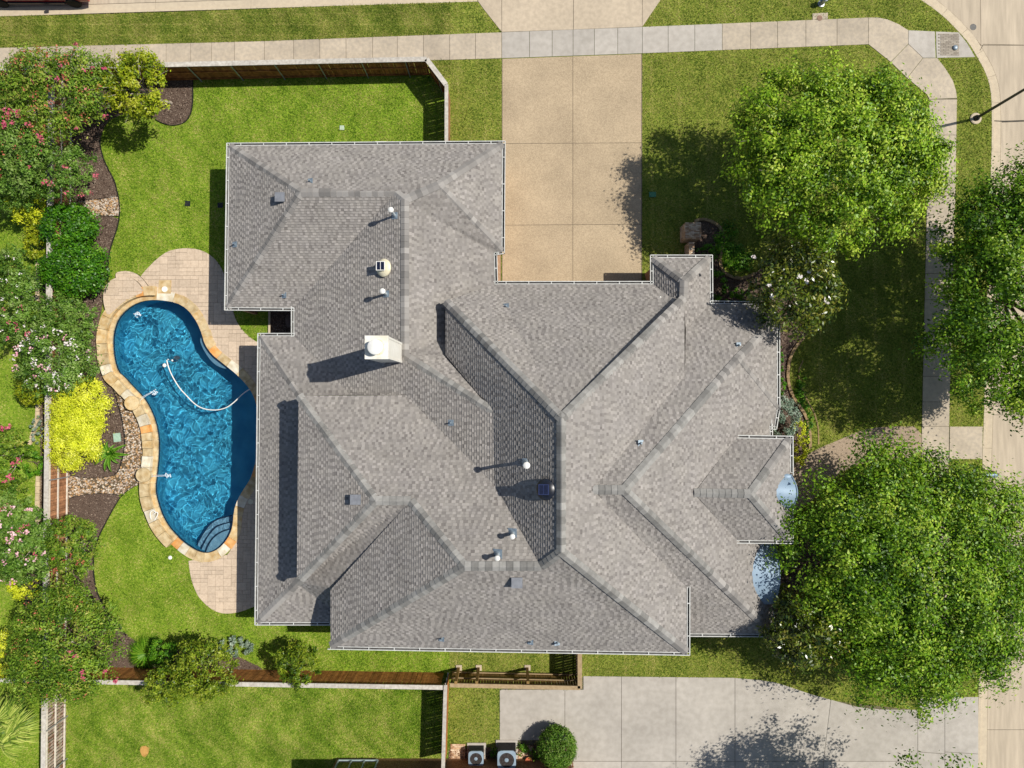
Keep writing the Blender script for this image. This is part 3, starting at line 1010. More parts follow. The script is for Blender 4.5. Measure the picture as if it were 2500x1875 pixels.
# pool cleaner with its floating hose
o = empty('pool_cleaner', P(430, 880, -.6), 'white pool cleaner with a long floating hose curving across the water', 'pool cleaner')
c = P(436, 874, -.75)
cl = MB().lathe(c, [(.16, 0), (.19, .06), (.15, .14), (.05, .18), (.01, .18)], 12, .7).build('cleaner_body', M_white, o)
MB().tube([P(440, 880, -.65), P(428, 884, -.4), P(416, 880, -.2), P(409, 877, -.08)], .025, 6).build('lead_hose', M_white, o)
MB().lathe(P(402, 892, WZ - .02), [(.10, 0), (.115, .03), (.08, .06), (.01, .065)], 14).build('float', M_white, o)
MB().lathe(P(421, 880, WZ - .02), [(.05, 0), (.06, .03), (.04, .05), (.01, .055)], 10).build('float', M_white, o)
hose = smoothpts([(407, 879), (412, 900), (424, 925), (440, 950), (452, 962), (470, 982), (488, 995), (510, 1001), (534, 1001), (554, 995), (568, 985), (580, 974), (592, 962), (603, 954), (612, 949)], False, 2)
MB().tube([P(x, y, WZ + .02) for x, y in hose], .032, 8).build('hose', M_white, o, smooth=True)

# ------------------------------------------------------------------ PATIO
patio_px = [(344, 676), (356, 660), (385, 631), (411, 613), (440, 607), (469, 606), (498, 613), (521, 628), (538, 648), (550, 674), (558, 700), (563, 730), (570, 761), (576, 781), (590, 804),
            (611, 825), (640, 842), (660, 850), (660, 1462), (640, 1473), (620, 1481), (589, 1493), (559, 1498), (536, 1496), (511, 1483), (490, 1462), (483, 1452), (474, 1432), (466, 1407), (461, 1369)]
patio_in = [(492, 1364), (535, 1363), (558, 1351), (575, 1325), (580, 1296), (582, 1279), (587, 1240), (605, 1203), (620, 1175), (633, 1130), (642, 1090), (642, 1000), (632, 960), (605, 930), (575, 905),
            (544, 877), (520, 850), (503, 815), (495, 787), (475, 762), (446, 740), (417, 722), (388, 720), (360, 722)]
patio_poly = pxs(smoothpts(patio_px, False, 1) + patio_in)
if area(patio_poly) < 0:
    patio_poly = patio_poly[::-1]
EXC.append(patio_poly)
patio = sheet('patio', patio_poly, .022, M_joint)
patio['kind'] = 'structure'


def pave(parent, poly, z, cell=.225, maxparts=300, count=[0]):
    xs_ = [p[0] for p in poly]
    ys_ = [p[1] for p in poly]
    x0, y0 = min(xs_), min(ys_)
    nx, ny = int((max(xs_) - x0) / cell) + 1, int((max(ys_) - y0) / cell) + 1
    used = np.zeros((nx + 2, ny + 2), bool)
    res = []
    for i in range(nx):
        for j in range(ny):
            if used[i, j]:
                continue
            opts = [(1, 1), (2, 1), (1, 2), (2, 2), (2, 2), (2, 1), (3, 2), (2, 3)]
            random.shuffle(opts)
            for a, b in opts + [(1, 1)]:
                if i + a <= nx + 1 and j + b <= ny + 1 and not used[i:i + a, j:j + b].any():
                    break
            used[i:i + a, j:j + b] = True
            g = .006
            win = [(x0 + i * cell + g, y0 + j * cell + g), (x0 + (i + a) * cell - g, y0 + j * cell + g), (x0 + (i + a) * cell - g, y0 + (j + b) * cell - g), (x0 + i * cell + g, y0 + (j + b) * cell - g)]
            q = clip(poly, win)
            if len(q) > 2 and abs(area(q)) > .004:
                res.append(q)
    return res


pav = pave(patio, patio_poly, .04)
pav.sort(key=lambda q: (-(px2(*q[0])[0] < 630), -abs(area(q))))
extra = MB()
for i, q in enumerate(pav):
    zt = .05 + random.uniform(-.003, .003)
    if i < 300:
        MB().prism(q, .01, zt).build('paver', M_paver, patio)
    else:
        extra.prism(q, .01, zt)
extra.build('paving', M_paver, patio)['kind'] = 'stuff'
# raised curved seat walls at the head of the pool
plat = empty('curved_terrace_step', P(310, 740), 'two overlapping round raised paved terraces at the upper left of the pool', 'terrace')
for pts, zt in (([(282, 676), (282, 667), (290, 663), (310, 661), (332, 667), (350, 683), (362, 700), (368, 716), (345, 722), (300, 735)], .19),
                ([(263, 772), (254, 748), (251, 722), (256, 700), (268, 685), (285, 677), (308, 675), (328, 682), (342, 696), (351, 713), (330, 722), (302, 736), (282, 755)], .36)):
    pp = pxs(smoothpts(pts, True, 1), zt)
    if area(pp) < 0:
        pp = pp[::-1]
    EXC.append(pp)
    base = MB().prism(pp, 0, zt - .02).build('terrace_wall', M_joint, plat)
    for q in pave(base, pp, zt, .22):
        MB().prism(q, zt - .03, zt + random.uniform(-.002, .003)).build('paver', M_paver, base)

# ================================================================== THE HOUSE
house = empty('brick_house', (0, 0, 0), 'large house under a many-hipped grey shingle roof in the middle of the lot', 'house')
V = {'A': (-15.31, 13.51, 2.91), 'B': (-0.52, 13.63, 2.9), 'C': (-0.56, 7.8, 2.9), 'c2': (-0.97, 7.73, 2.9), 'D': (-0.93, 6.0, 2.9), 'A2': (-15.37, 4.75, 2.9), 'm': (-11.76, 4.72, 2.91),
     'n': (-11.75, 3.19, 2.91), 'o': (-13.57, 3.19, 2.9), 'R1': (-10.75, 10.33, 5.15), 'R2': (-5.93, 10.33, 5.14), 'R4': (-3.75, 10.71, 5.17), 'P1': (2.17, -1.01, 9.89), 'P2': (2.16, -6.83, 9.89),
     'P3': (1.31, -7.66, 9.09), 'E': (7.64, 6.0, 2.9), 'F': (7.64, 7.43, 2.9), 'G': (10.69, 7.43, 2.9), 'H': (10.7, 4.95, 2.89), 'Q1': (9.01, 5.96, 4.1), 'Q2l': (8.97, 5.04, 4.09),
     'Q3': (8.37, 5.21, 3.64), 'Q4': (9.13, 3.42, 3.9), 'J': (14.3, 4.16, 2.9), 'J2': (14.28, -0.73, 2.9), 'Vq': (8.68, 0.96, 5.39), 'V0': (3.64, -4.27, 8.92), 'V1': (5.06, -4.27, 8.93),
     'U': (11.53, 1.84, 4.79), 'SE': (13.99, -12.79, 2.9), 'S3w': (9.44, -12.76, 2.9), 'S3n': (8.81, -9.66, 5.16), 'Es': (8.79, -12.92, 5.16), 'Sw': (-9.12, -12.62, 5.16), 'Swn': (-9.14, -9.8, 5.16),
     'L': (-4.77, -4.97, 7.56), 'K': (-6.41, -4.96, 7.56), 'M': (-2.12, -7.66, 9.09), 'SWc': (-13.63, -12.16, 2.9), 'SWe': (-9.79, -12.16, 2.9), 'X0': (8.88, -4.76, 6.48), 'X1': (11.59, -4.79, 6.48),
     'Xa': (11.51, -2.21, 4.63), 'Xb': (11.49, -7.44, 4.63), 'Xc': (14.27, -2.25, 4.63), 'Xd': (14.24, -7.44, 4.63)}
V = {k: Vector(v) for k, v in V.items()}
for k_, dz_ in (('X0', -.08), ('Xa', -.12), ('Xb', -.12), ('V0', -.04), ('S3n', 0)):
    V[k_].z += dz_
for k, p in dict(R3=(988, 487, 5.46), R5=(988, 868, 5.46), R6=(1203, 1004, 7.0), W1=(1088, 735, 5.0), W2=(1088, 867, 5.0), ea=(1088, 750, 3.95), em=(1088, 822, 3.95), eb=(1088, 867, 4.8), u=(1208, 1184, 7.05),
                 t=(992, 965, 5.3), q=(857, 964, 4.33), Kn=(729, 966, 5.82), Kc=(725, 1424, 5.76), Kl=(733, 966, 4.02), Kcl=(725, 1424, 4.02), Q2=(1671, 727, 4.3), I=(1872, 744, 2.9),
                 j3=(1890, 1041, 2.9), j4=(1879, 1041, 2.9), q2=(770, 1010, 4.35), q3=(770, 1390, 4.35)).items():
    V[k] = P(*p)
V['Q2n'] = P(1671, 727, 4.0)
V['s1'] = Vector((-8.7, -12.16, 2.9))
V['s2'] = Vector((-8.95, -9.72, 5.06))
FACES = [('y+', 'A B R4 R3 R2 R1'), ('x-', 'A R1 A2'), ('y-', 'A2 R1 R2 m'), ('x+', 'B C R4'), ('x+', 'R4 C c2 D ea em eb R5 R3'), ('x-', 'R2 R3 R5 R6 u t q n m'), ('y+', 'R5 eb R6'),
         ('y+', 'D E Q3 Q2n P1'), ('y+', 'D P1 W1'), ('x-', 'W1 P1 P2 P3 u R6 W2'), ('y+', 'o n q Kl'), ('x-', 'Kn K Kc'), ('x-', 'o Kl q2 q3 Kcl SWc'), ('y+', 'Kn t u P3 M L K'), ('y-', 'SWc Kcl K L s2 s1'),
         ('x-', 'Sw Swn L M'), ('y-', 'Sw M P3 P2 Es'), ('x+', 'Es P2 P1 Q2 Vq V0 S3n'), ('x-', 'E F Q1 Q2l Q3'), ('y+', 'F G Q1'), ('x+', 'G H Q4 Q2l Q1'), ('y+', 'H I J U V1 V0 Vq Q4'),
         ('x+', 'J J2 U'), ('x+', 'U J2 j3 j4 SE V1'), ('y-', 'SE S3w S3n V0 V1'), ('y+', 'Xa Xc X1 X0'), ('y-', 'Xb X0 X1 Xd'), ('x+', 'Xc Xd X1')]
TRI = []
DN = {'x+': (1, 0), 'x-': (-1, 0), 'y+': (0, 1), 'y-': (0, -1)}
for dirn, vn in FACES:
    ks = vn.split()
    pts = [V[k] for k in ks]
    p2 = [(p.x, p.y) for p in pts]
    if area(p2) < 0:
        pts = pts[::-1]
        p2 = p2[::-1]
    tris = tess(p2)
    for t in tris:
        TRI.append([pts[i] for i in t])
    mb = MB()
    k = len(pts)
    mb.add([p - Vector((0, 0, .02)) for p in pts] + [p - Vector((0, 0, .16)) for p in pts], [t for t in tris] + [tuple(k + i for i in t[::-1]) for t in tris] + [(i, k + i, k + (i + 1) % k, (i + 1) % k) for i in range(k)])
    slope = mb.build('roof_slope', M_deckr, house)
    # best plane for the shingle courses
    A = np.array([[p.x, p.y, 1] for p in pts])
    cf, *_ = np.linalg.lstsq(A, np.array([p.z for p in pts]), rcond=None)
    planar = max(abs(A @ cf - np.array([p.z for p in pts]))) < .015
    tl = []
    for t in tris:
        a, b, c = (pts[i] for i in t)
        nn = (b - a).cross(c - a)
        if abs(nn.z) > 1e-6:
            tl.append((a, b, c, nn))

    def zf(x, y):
        if planar:
            return cf[0] * x + cf[1] * y + cf[2]
        best, bz = -1e9, 0
        for a, b, c, nn in tl:
            s1 = (b.x - a.x) * (y - a.y) - (b.y - a.y) * (x - a.x)
            s2 = (c.x - b.x) * (y - b.y) - (c.y - b.y) * (x - b.x)
            s3 = (a.x - c.x) * (y - c.y) - (a.y - c.y) * (x - c.x)
            s_ = min(s1, s2, s3)
            if s_ > best:
                best = s_
                bz = a.z - (nn.x * (x - a.x) + nn.y * (y - a.y)) / nn.z
        return bz
    dx, dy = DN[dirn]
    p = abs(cf[0] * dx + cf[1] * dy)
    ex = .135 / math.sqrt(1 + p * p)
    ux, uy = -dy, dx
    us = [x * ux + y * uy for x, y in p2]
    ds = [x * dx + y * dy for x, y in p2]
    d1 = max(ds) + .03
    sh = MB()
    row = 0
    while d1 > min(ds):
        d0 = d1 - ex
        uu = min(us) - random.random() * .3
        hi = random.random() < .5
        while uu < max(us):
            wd = random.uniform(.13, .21) if hi else random.uniform(.10, .22)
            u1 = uu + wd
            win = [(ux * uu + dx * d0, uy * uu + dy * d0), (ux * uu + dx * d1, uy * uu + dy * d1), (ux * u1 + dx * d1, uy * u1 + dy * d1), (ux * u1 + dx * d0, uy * u1 + dy * d0)]
            if area(win) < 0:
                win = win[::-1]
            q = clip(p2, win)
            if q:
                tt = .036 if hi else .020
                tone = min(1, max(0, random.gauss(.70 if hi else .34, .14)))
                vs = []
                for x, y in q:
                    f = ((x * dx + y * dy) - d0) / ex
                    vs.append((x, y, zf(x, y) - .004 + tt * max(0, min(1, f)) + .002))
                m_ = len(vs)
                vs += [(x, y, z - .03) for x, y, z in vs]
                sh.add(vs, [tuple(range(m_))] + [(i, m_ + i, m_ + (i + 1) % m_, (i + 1) % m_) for i in range(m_)], tone)
            uu = u1
            hi = not hi
        d1 = d0
        row += 1
    sh.build('shingles', M_shing, slope, tone=True)['kind'] = 'stuff'


def roofz(px_, py_):
    o, tgt = Vector((0, 0, CAMH)), P(px_, py_, 0)
    best = None
    from mathutils.geometry import intersect_ray_tri
    for a, b, c in TRI:
        h = intersect_ray_tri(a, b, c, tgt - o, o, True)
        if h is not None and (best is None or h.z > best.z):
            best = h
    return best if best is not None else P(px_, py_, 3)


# ridge and hip caps
RL = ['P1 P2', 'P1 W1', 'P1 Q2', 'P3 M', 'P2 P3', 'M L', 'M Sw', 'P2 Es', 'L K', 'V1 V0', 'V1 U', 'V1 SE', 'K Kn', 'K Kc', 'X0 X1', 'X1 Xc', 'X1 Xd', 'R5 R6', 'R3 R5', 'R2 R3', 'R3 R4', 'R1 R2', 'R1 A', 'R1 A2', 'R4 B', 'R4 C',
      'Kl o', 'Kcl SWc', 'U J', 'U J2', 'Q1 F', 'Q1 G', 'Q1 Q2l']
caps = []
for r in RL:
    a, b = (V[k] for k in r.split())
    if a.z < b.z:
        a, b = b, a
    L_ = (b - a).length
    k = max(1, round(L_ / .30))
    for i in range(k):
        caps.append((a + (b - a) * ((i + .5) / k), (b - a).normalized(), L_ / k, r))
capm = {}


def cap_shape(drop):
    key = round(drop, 2)
    if key not in capm:
        h = .215
        vs = []
        for x, lift in ((-.5, .0), (.5, .022)):
            for y, zz in ((-h, -key * h), (-.045, -.012), (0, .006), (.045, -.012), (h, -key * h)):
                vs.append((x, y, zz + lift + .03))
        for x, lift in ((-.5, .0), (.5, .022)):
            for y, zz in ((-h, -key * h), (h, -key * h)):
                vs.append((x, y, zz + lift - .02))
        me = mesh('ridge_cap', vs, [(0, 5, 6, 1), (1, 6, 7, 2), (2, 7, 8, 3), (3, 8, 9, 4), (5, 12, 13, 9), (5, 9, 8, 7, 6), (0, 10, 12, 5), (4, 9, 13, 11)], M_cap)
        capm[key] = me
    return capm[key]


caps.sort(key=lambda c: -c[0].z)
rest = MB()
for i, (c, d, l, r) in enumerate(caps):
    flat = abs(d.z) < .05
    drop = {'P1 P2': .8, 'R3 R5': .4, 'R1 R2': .45}.get(r, .5 if flat else .42)
    x = d
    y = Vector((-d.y, d.x, 0)).normalized()
    z = x.cross(y)
    if z.z < 0:
        y = -y
        z = x.cross(y)
    M = Matrix.Translation(c) @ Matrix((x, y, z)).transposed().to_4x4() @ Matrix.Diagonal((l * 1.04, 1, 1, 1))
    me = cap_shape(drop)
    if i < 300:
        inst('ridge_cap', me, house, M)
    else:
        rest.add([M @ v.co for v in me.vertices], [tuple(p.vertices) for p in me.polygons], random.random())
M_cap2 = mat('hip_shingle', W1, (.94, .94, .94, 1), 4, .92, tone=[lin(116, 113, 109), lin(138, 134, 129), lin(158, 154, 148)], spec=.12)
rest.build('hip_caps', M_cap2, house, tone=True)['kind'] = 'stuff'

# skirts below the upper eaves, and the outer walls
def skirt(a, b, drop, side, m=M_deckr, name='wall'):
    a, b = V[a], V[b]
    d = (b - a).normalized()
    nrm = Vector((-d.y, d.x, 0)) * side
    vs = [a + nrm * .06, b + nrm * .06, b + nrm * .16, a + nrm * .16]
    MB().add([v - Vector((0, 0, .12)) for v in vs] + [v - Vector((0, 0, drop)) for v in vs],
             [(0, 1, 2, 3), (0, 4, 5, 1), (1, 5, 6, 2), (2, 6, 7, 3), (3, 7, 4, 0)]).build(name, m, house)


for a, b, d, s_ in (('Kn', 't', .9, -1), ('Kn', 'Kc', 1.7, 1), ('W1', 'W2', 1.4, 1), ('Kc', 'K', 1.3, 1), ('Sw', 'Swn', 2.2, -1), ('Q2', 'Vq', 1.3, -1), ('W2', 'R6', 1.0, 1)):
    skirt(a, b, d, s_)


def wall(pts, h, inset, m=M_brick):
    q = off([(p[0], p[1]) for p in pts], inset)
    for i in range(len(q) - 1):
        a, b = Vector((*q[i], 0)), Vector((*q[i + 1], 0))
        MB().box((a + b) / 2 + Vector((0, 0, h / 2)), ((b - a).length + .1, .2, h), math.atan2(b.y - a.y, b.x - a.x)).build('wall', m, house)


v = lambda s_: [V[k] for k in s_.split()]
wall(v('n o SWc SWe'), 2.8, .45)
wall([V['A2'], V['m'], V['n']], 2.8, .4)
wall(v('B A A2'), 2.8, .45)
wall([V['Sw'], Vector((8.79, -12.62, 0))], 5.0, .45)
wall([Vector((8.79, -12.92, 0)), V['S3n']], 5.0, .45)
wall(v('S3w SE j4'), 2.8, .45)
wall(v('Xb Xd Xc Xa'), 4.5, .45)
wall(v('J2 J I H'), 2.8, .45)
wall(v('H G F E'), 2.8, .45)
wall([V['E'], V['D']], 2.8, .3)
# garage end wall with its pale door facing the driveway
xg = -0.76
MB().box((xg - .11, 6.86, 1.36), (.2, 1.75, 2.72)).build('garage_wall', M_side, house)
gd = MB().box((xg + .0, 6.70, 1.16), (.06, 1.35, 2.32)).build('garage_door', mat('garage_cream', lin(236, 222, 190), lin(228, 212, 180), 3, .7, spec=.2), house)
for k in range(4):
    MB().box((xg + .032, 6.70, .3 + k * .57), (.01, 1.3, .5)).build('door_panel', MATS['garage_cream'], gd)
MB().box((xg + .02, 7.56, 1.36), (.10, .28, 2.7)).build('door_trim', M_cedar, house)
MB().box((-.75, 9.0, 1.4), (.2, 8.6, 2.75)).build('wall', M_brick, house)

# gutters
GUT = [('A', 'B', 0, 1), ('B', 'C', 1, 0), ('C', 'c2', 0, -1), ('c2', 'D', 1, 0), ('D', 'E', 0, 1), ('E', 'F', -1, 0), ('F', 'G', 0, 1), ('G', 'H', 1, 0), ('H', 'I', 0, 1), ('I', 'J', .7, .7), ('J', 'J2', 1, 0), ('j4', 'gx', 1, 0),
       ('J2', 'j3', 1, 0), ('j3', 'j4', 0, -1), ('A2', 'A', -1, 0), ('A2', 'm', 0, -1), ('m', 'n', -1, 0), ('o', 'n', 0, 1), ('SWc', 'o', -1, 0), ('SWc', 'SWe', 0, -1), ('Sw', 'Es', 0, -1), ('S3n', 'Es', 1, 0),
       ('S3w', 'SE', 0, -1), ('gk', 'SE', 1, 0), ('Xa', 'Xc', 0, 1), ('Xc', 'Xe', 1, 0), ('Xf', 'Xd', 1, 0), ('Xb', 'Xd', 0, -1), ('gj', 'gm', 1, 0)]
for k_ in ('X0', 'Xa', 'Xb'):
    pass
V['gx'] = P(1879, 1066, 2.9)
V['gj'] = P(1877, 1008, 2.93)
V['gm'] = P(1877, 1041, 2.93)
V['gk'] = P(1882, 1500, 2.9)
V['Xe'] = P(1929, 1153, 4.63)
V['Xf'] = P(1929, 1240, 4.63)
for a, b, ox, oy in GUT:
    A_, B_ = V[a].copy(), V[b].copy()
    d = (B_ - A_)
    L_ = d.length
    d.normalize()
    O = Vector((ox, oy, 0)).normalized()
    O = (O - d * O.dot(d)).normalized()
    R = Matrix((d, O, Vector((0, 0, 1)))).transposed()
    mid = (A_ + B_) / 2
    zz = Vector((0, 0, -.035))
    g = MB()
    g.box(mid + O * .150 + zz, (L_ + .30, .040, .13), R=R)
    g.box(mid + O * .018 + zz, (L_ + .02, .034, .13), R=R)
    for e_, s_ in ((A_, -1), (B_, 1)):
        g.box(e_ + d * s_ * .012 + O * .085 + zz, (.02, .13, .12), R=R)
    go = g.build('gutter', M_gut, house)
    MB().box(mid + O * .085 + Vector((0, 0, -.082)), (L_, .10, .02), R=R).build('gutter_trough', M_gutin, go)
    k = max(1, int(L_ / 1.2))
    for i in range(k):
        c = A_ + (B_ - A_) * ((i + .5) / k)
        MB().box(c + O * .084 + Vector((0, 0, .02)), (.045, .13, .015), R=R).build('hanger', M_gut, go)

# chimney
zt = 9.4
c0 = P(919.5, 848, zt)
hw = .515
ch = MB()
ch.box((c0.x, c0.y, (zt + 3.2) / 2), (hw * 2 - .08, hw * 2 - .08, zt - 3.2))
ch = ch.build('chimney', M_chim, house)
MB().box((c0.x, c0.y, zt - .03), (hw * 2 + .02, hw * 2 + .02, .10)).build('chimney_cover', M_chimt, ch)
for s1 in (-1, 1):
    MB().box((c0.x + hw - .06, c0.y + s1 * (hw - .06), 6.4), (.10, .10, 5.9)).build('corner_trim', M_chim, ch)
    MB().box((c0.x - hw + .06, c0.y + s1 * (hw - .06), 6.4), (.10, .10, 5.9)).build('corner_trim', M_chim, ch)
MB().lathe((c0.x + .01, c0.y - .01, zt + .02), [(.24, 0), (.24, .34), (.34, .35), (.34, .40), (.30, .43), (.01, .45)], 28).build('flue_cap', M_white, ch, smooth=True)
MB().lathe((c0.x + .05, c0.y + .0, zt + .02), [(.36, 0), (.30, .025), (.20, .03), (.01, .031)], 20).build('flue_collar', M_cream, ch)

# ---- things fixed on the roof
def up_tilt(dirn, ang):
    ax_ = Vector((-dirn[1], dirn[0], 0))
    return Matrix.Rotation(ang, 3, ax_)


def pipe(px_, py_, h, r, capr, m=M_pvc, flash=.17, lab=None):
    b = roofz(px_, py_)
    po = MB().tube([b - Vector((0, 0, .1)), b + Vector((0, 0, h))], r, 12).build('vent_pipe', m, house, smooth=True)
    if lab:
        po['label'] = lab
    MB().box(b + Vector((0, 0, .03)), (flash * 2, flash * 2, .02), R=Matrix.Rotation(math.radians(-25 if b.x < 2 else 25), 3, 'Y')).build('flashing', M_lead, po)
    MB().lathe(b + Vector((0, 0, .0)), [(r * 2.2, 0), (r * 1.3, .12), (r, .16), (.01, .17)], 12).build('boot', M_lead, po)
    if capr:
        MB().lathe(b + Vector((0, 0, h)), [(capr * .75, -.10), (capr, -.08), (capr, .04), (capr * .7, .08), (.01, .10)], 18).build('vent_cap', M_white, po, smooth=True)
    return po


pipe(964, 527, 1.15, .065, .135, lab='tall capped white vent pipe near the top of the west slope')
pipe(943, 718, 1.0, .07, .135, lab='tall capped white vent pipe above the chimney')
pipe(1284, 1128, 1.5, .08, .15, lab='tall capped white vent pipe on the steep dark slope')
pipe(1251, 1301, .85, .08, .12, flash=.22)
pipe(1215, 1352, .85, .08, .12, flash=.22)
for q in ((758, 443), (574, 597), (694, 721), (1236, 748), (1101, 1032), (1564, 1082), (1803, 843), (1078, 1558), (1295, 1566), (1360, 1568)):
    pipe(*q, .30, .036, 0, m=M_lead, flash=.15)
MB().lathe(roofz(1612, 726), [(.05, 0), (.05, .03), (.01, .04)], 8).build('vent_pipe', M_white, house)


def boxvent(px_, py_, dirn):
    b = roofz(px_, py_)
    R = Matrix.Rotation(math.radians(20), 3, (-dirn[1], dirn[0], 0)) if False else Matrix.Identity(3)
    o_ = MB().box(b + Vector((0, 0, .10)), (.42, .42, .26)).build('box_vent', M_greymet, house)
    MB().box(b + Vector((dirn[0] * .03, dirn[1] * .03, .24)), (.50, .48, .03)).build('vent_hood', M_greymet, o_)


boxvent(688, 484, (-1, 0))
boxvent(872, 1218, (-1, 0))
boxvent(1262, 1418, (0, -1))


def solarfan(px_, py_, r, m, lab, pan):
    b = roofz(px_, py_)
    T = Matrix.Rotation(math.radians(-22), 3, 'Y')
    o_ = MB().lathe(b, [(r * .8, -.15), (r * .8, .10), (r, .12), (r * 1.0, .19), (r * .8, .27), (r * .45, .33), (.01, .35)], 30, sy=1.12, tilt=T).build('attic_fan', m, house, smooth=True)
    o_['label'] = lab
    c = b + Vector((-.16, .04, .46))
    f = MB().box(c, (.46, .46, .03)).build('solar_panel', pan[0], o_)
    for i in range(2):
        MB().box(c + Vector((-.10 + i * .2, 0, .018)), (.17, .40, .01)).build('solar_cell', M_solar, f)
    MB().tube([c - Vector((0, 0, .25)), c], .03, 6).build('panel_post', m, o_)
    return o_


solarfan(941, 655, .41, M_cream, 'cream domed attic fan with a small solar panel', (M_white,))
solarfan(1335, 1194, .43, M_black, 'dark blue-black domed attic fan with a small solar panel', (mat('blue_frame', lin(36, 48, 86), lin(30, 40, 76), 3, .4),))


def eyebrow(pts_px, z0, rise, name='eyebrow_roof'):
    """arched sheet-metal roof: a half barrel whose axis runs out from the slope"""
    pass


def barrel(xw, xe_, y0, y1, z0, rise, zback):
    N_, rows = 18, 6
    vs, fs = [], []
    for j in range(rows + 1):
        for i in range(N_ + 1):
            t = -1 + 2 * i / N_
            q_ = 1 - t * t
            vs.append((xe_ + (xw - xe_) * j / rows + (.12 * q_ if j == 0 else 0), (y0 + y1) / 2 + (y1 - y0) / 2 * t, z0 + rise * q_))
    for i in range(N_ + 1):
        t = -1 + 2 * i / N_
        vs.append((xe_ + .12 * (1 - t * t), (y0 + y1) / 2 + (y1 - y0) / 2 * t, z0 - .30))
    for j in range(rows):
        for i in range(N_):
            a = j * (N_ + 1) + i
            fs.append((a, a + 1, a + N_ + 2, a + N_ + 1))
    k = (rows + 1) * (N_ + 1)
    fs += [(i, i + 1, k + i + 1, k + i)[::-1] for i in range(N_)]
    return MB().add(vs, fs)


# over the entry: an arched hood; its crown runs back until the slope swallows it
a_, b_ = P(1933, 1158, 4.75), P(1933, 1242, 4.75)
eb = barrel(12.7, 14.22, a_.y, b_.y, 4.78, .52, 0).build('arched_metal_hood', M_bluemet, house, smooth=True)
eb['label'] = 'pale blue arched metal hood over the entry'
MB().tube([(14.23 + .12 * (1 - t * t), (a_.y + b_.y) / 2 + (a_.y - b_.y) / 2 * t, 4.79 + .52 * (1 - t * t)) for t in np.linspace(-1, 1, 13)], .035, 8).build('hood_rim', M_bluemet, eb)
MB().lathe((13.98, a_.y - .12, 4.78), [(.30, 0), (.27, .10), (.16, .16), (.01, .18)], 16, sy=.55).build('hood_scroll', M_bluemet, eb, smooth=True)
a_, b_ = P(1890, 1318, 3.2), P(1890, 1474, 3.2)
eb = barrel(12.4, 13.88, a_.y, b_.y, 3.30, .56, 0).build('arched_metal_hood', M_bluemet, house, smooth=True)
eb['label'] = 'longer pale blue arched metal hood over the front window'
MB().tube([(13.89 + .12 * (1 - t * t), (a_.y + b_.y) / 2 + (a_.y - b_.y) / 2 * t, 3.31 + .56 * (1 - t * t)) for t in np.linspace(-1, 1, 17)], .03, 8).build('hood_rim', M_bluemet, eb)

# small things on the back wall under the north eave
ar = P(842, 350, 2.2)
bm_ = MB()
bm_.tube([(ar.x - .8, 13.70, 1.9), (ar.x - .4, 13.78, 2.15), (ar.x, 13.82, 2.25), (ar.x + .4, 13.78, 2.15), (ar.x + .8, 13.70, 1.9)], .09, 8)
bm_.build('arched_window_trim', M_white, house)
ar = P(925, 346, 2.0)
mt = MB().box((ar.x + .15, 13.92, 1.9), (.62, .26, .5)).build('utility_box', M_white, house)
MB().box((ar.x - .26, 13.94, 1.95), (.16, .2, .3)).build('utility_meter', M_black, mt)

# brick pier and garden wall beside the porch
pier = empty('brick_pier', P(1680, 590), 'square mixed-brick pier with a low brick wall running to the porch roof', 'pier')
zc = 1.15
a_, b_ = P(1673, 544, zc), P(1711, 582, zc)
cx_, cy_ = (a_.x + b_.x) / 2, (a_.y + b_.y) / 2
sx_, sy_ = abs(b_.x - a_.x), abs(a_.y - b_.y)
MB().box((cx_, cy_, zc / 2), (sx_ - .03, sy_ - .03, zc - .02)).build('pier_core', M_joint, pier)


def bricks(mb, x0, x1, y0, y1, z, ln=.2, hh=.07, vert=False):
    y = y0
    r = 0
    while y < y1 - .03:
        x = x0 - (ln / 2 if r % 2 else 0)
        while x < x1:
            xa, xb = max(x, x0), min(x + ln, x1)
            if xb - xa > .03:
                mb.box(((xa + xb) / 2, y + hh / 2, z), (xb - xa - .012, hh - .012, .05), tone=random.random())
            x += ln
        y += hh
        r += 1


tb2 = MB()
bricks(tb2, a_.x, b_.x, b_.y, a_.y, zc)
zz_ = .06
while zz_ < zc:
    for sgn in (-1, 1):
        xx = cx_ - sx_ / 2
        k = 0
        while xx < cx_ + sx_ / 2 - .02:
            w_ = min(.2, cx_ + sx_ / 2 - xx)
            tb2.box((xx + w_ / 2, cy_ + sgn * sy_ / 2, zz_), (w_ - .012, .05, .062), tone=random.random())
            tb2.box((cx_ + sgn * sx_ / 2, cy_ - sy_ / 2 + (xx - cx_ + sx_ / 2) + w_ / 2, zz_), (.05, w_ - .012, .062), tone=random.random())
            xx += w_
    zz_ += .075
tb2.build('brickwork', M_brickt, pier, tone=True)['kind'] = 'stuff'
wa, wb = P(1682, 590, .95), P(1695, 650, .95)
MB().box(((wa.x + wb.x) / 2, (wa.y + wb.y) / 2, .45), (.27, abs(wb.y - wa.y), .92)).build('wall_core', M_joint, pier)
tb3 = MB()
y = wb.y
while y < wa.y:
    tb3.box(((wa.x + wb.x) / 2, y, .95), (.30, .066, .06), tone=random.random())
    for q in range(12):
        tb3.box((wa.x - .01, y, .08 + q * .075), (.04, .066, .062), tone=random.random())
    y += .078
tb3.build('brickwork', M_brickt, pier, tone=True)['kind'] = 'stuff'
EXC.append(pxs([(1660, 560), (1700, 560), (1700, 640), (1670, 640)]))

HOUSE_FOOT = [[(V[k].x, V[k].y) for k in s_.split()] for s_ in ('A B D E F G H I J SE S3w Es Sw SWc o n m A2',)]
EXC.append([(x * .985, y * .985) for x, y in HOUSE_FOOT[0]])

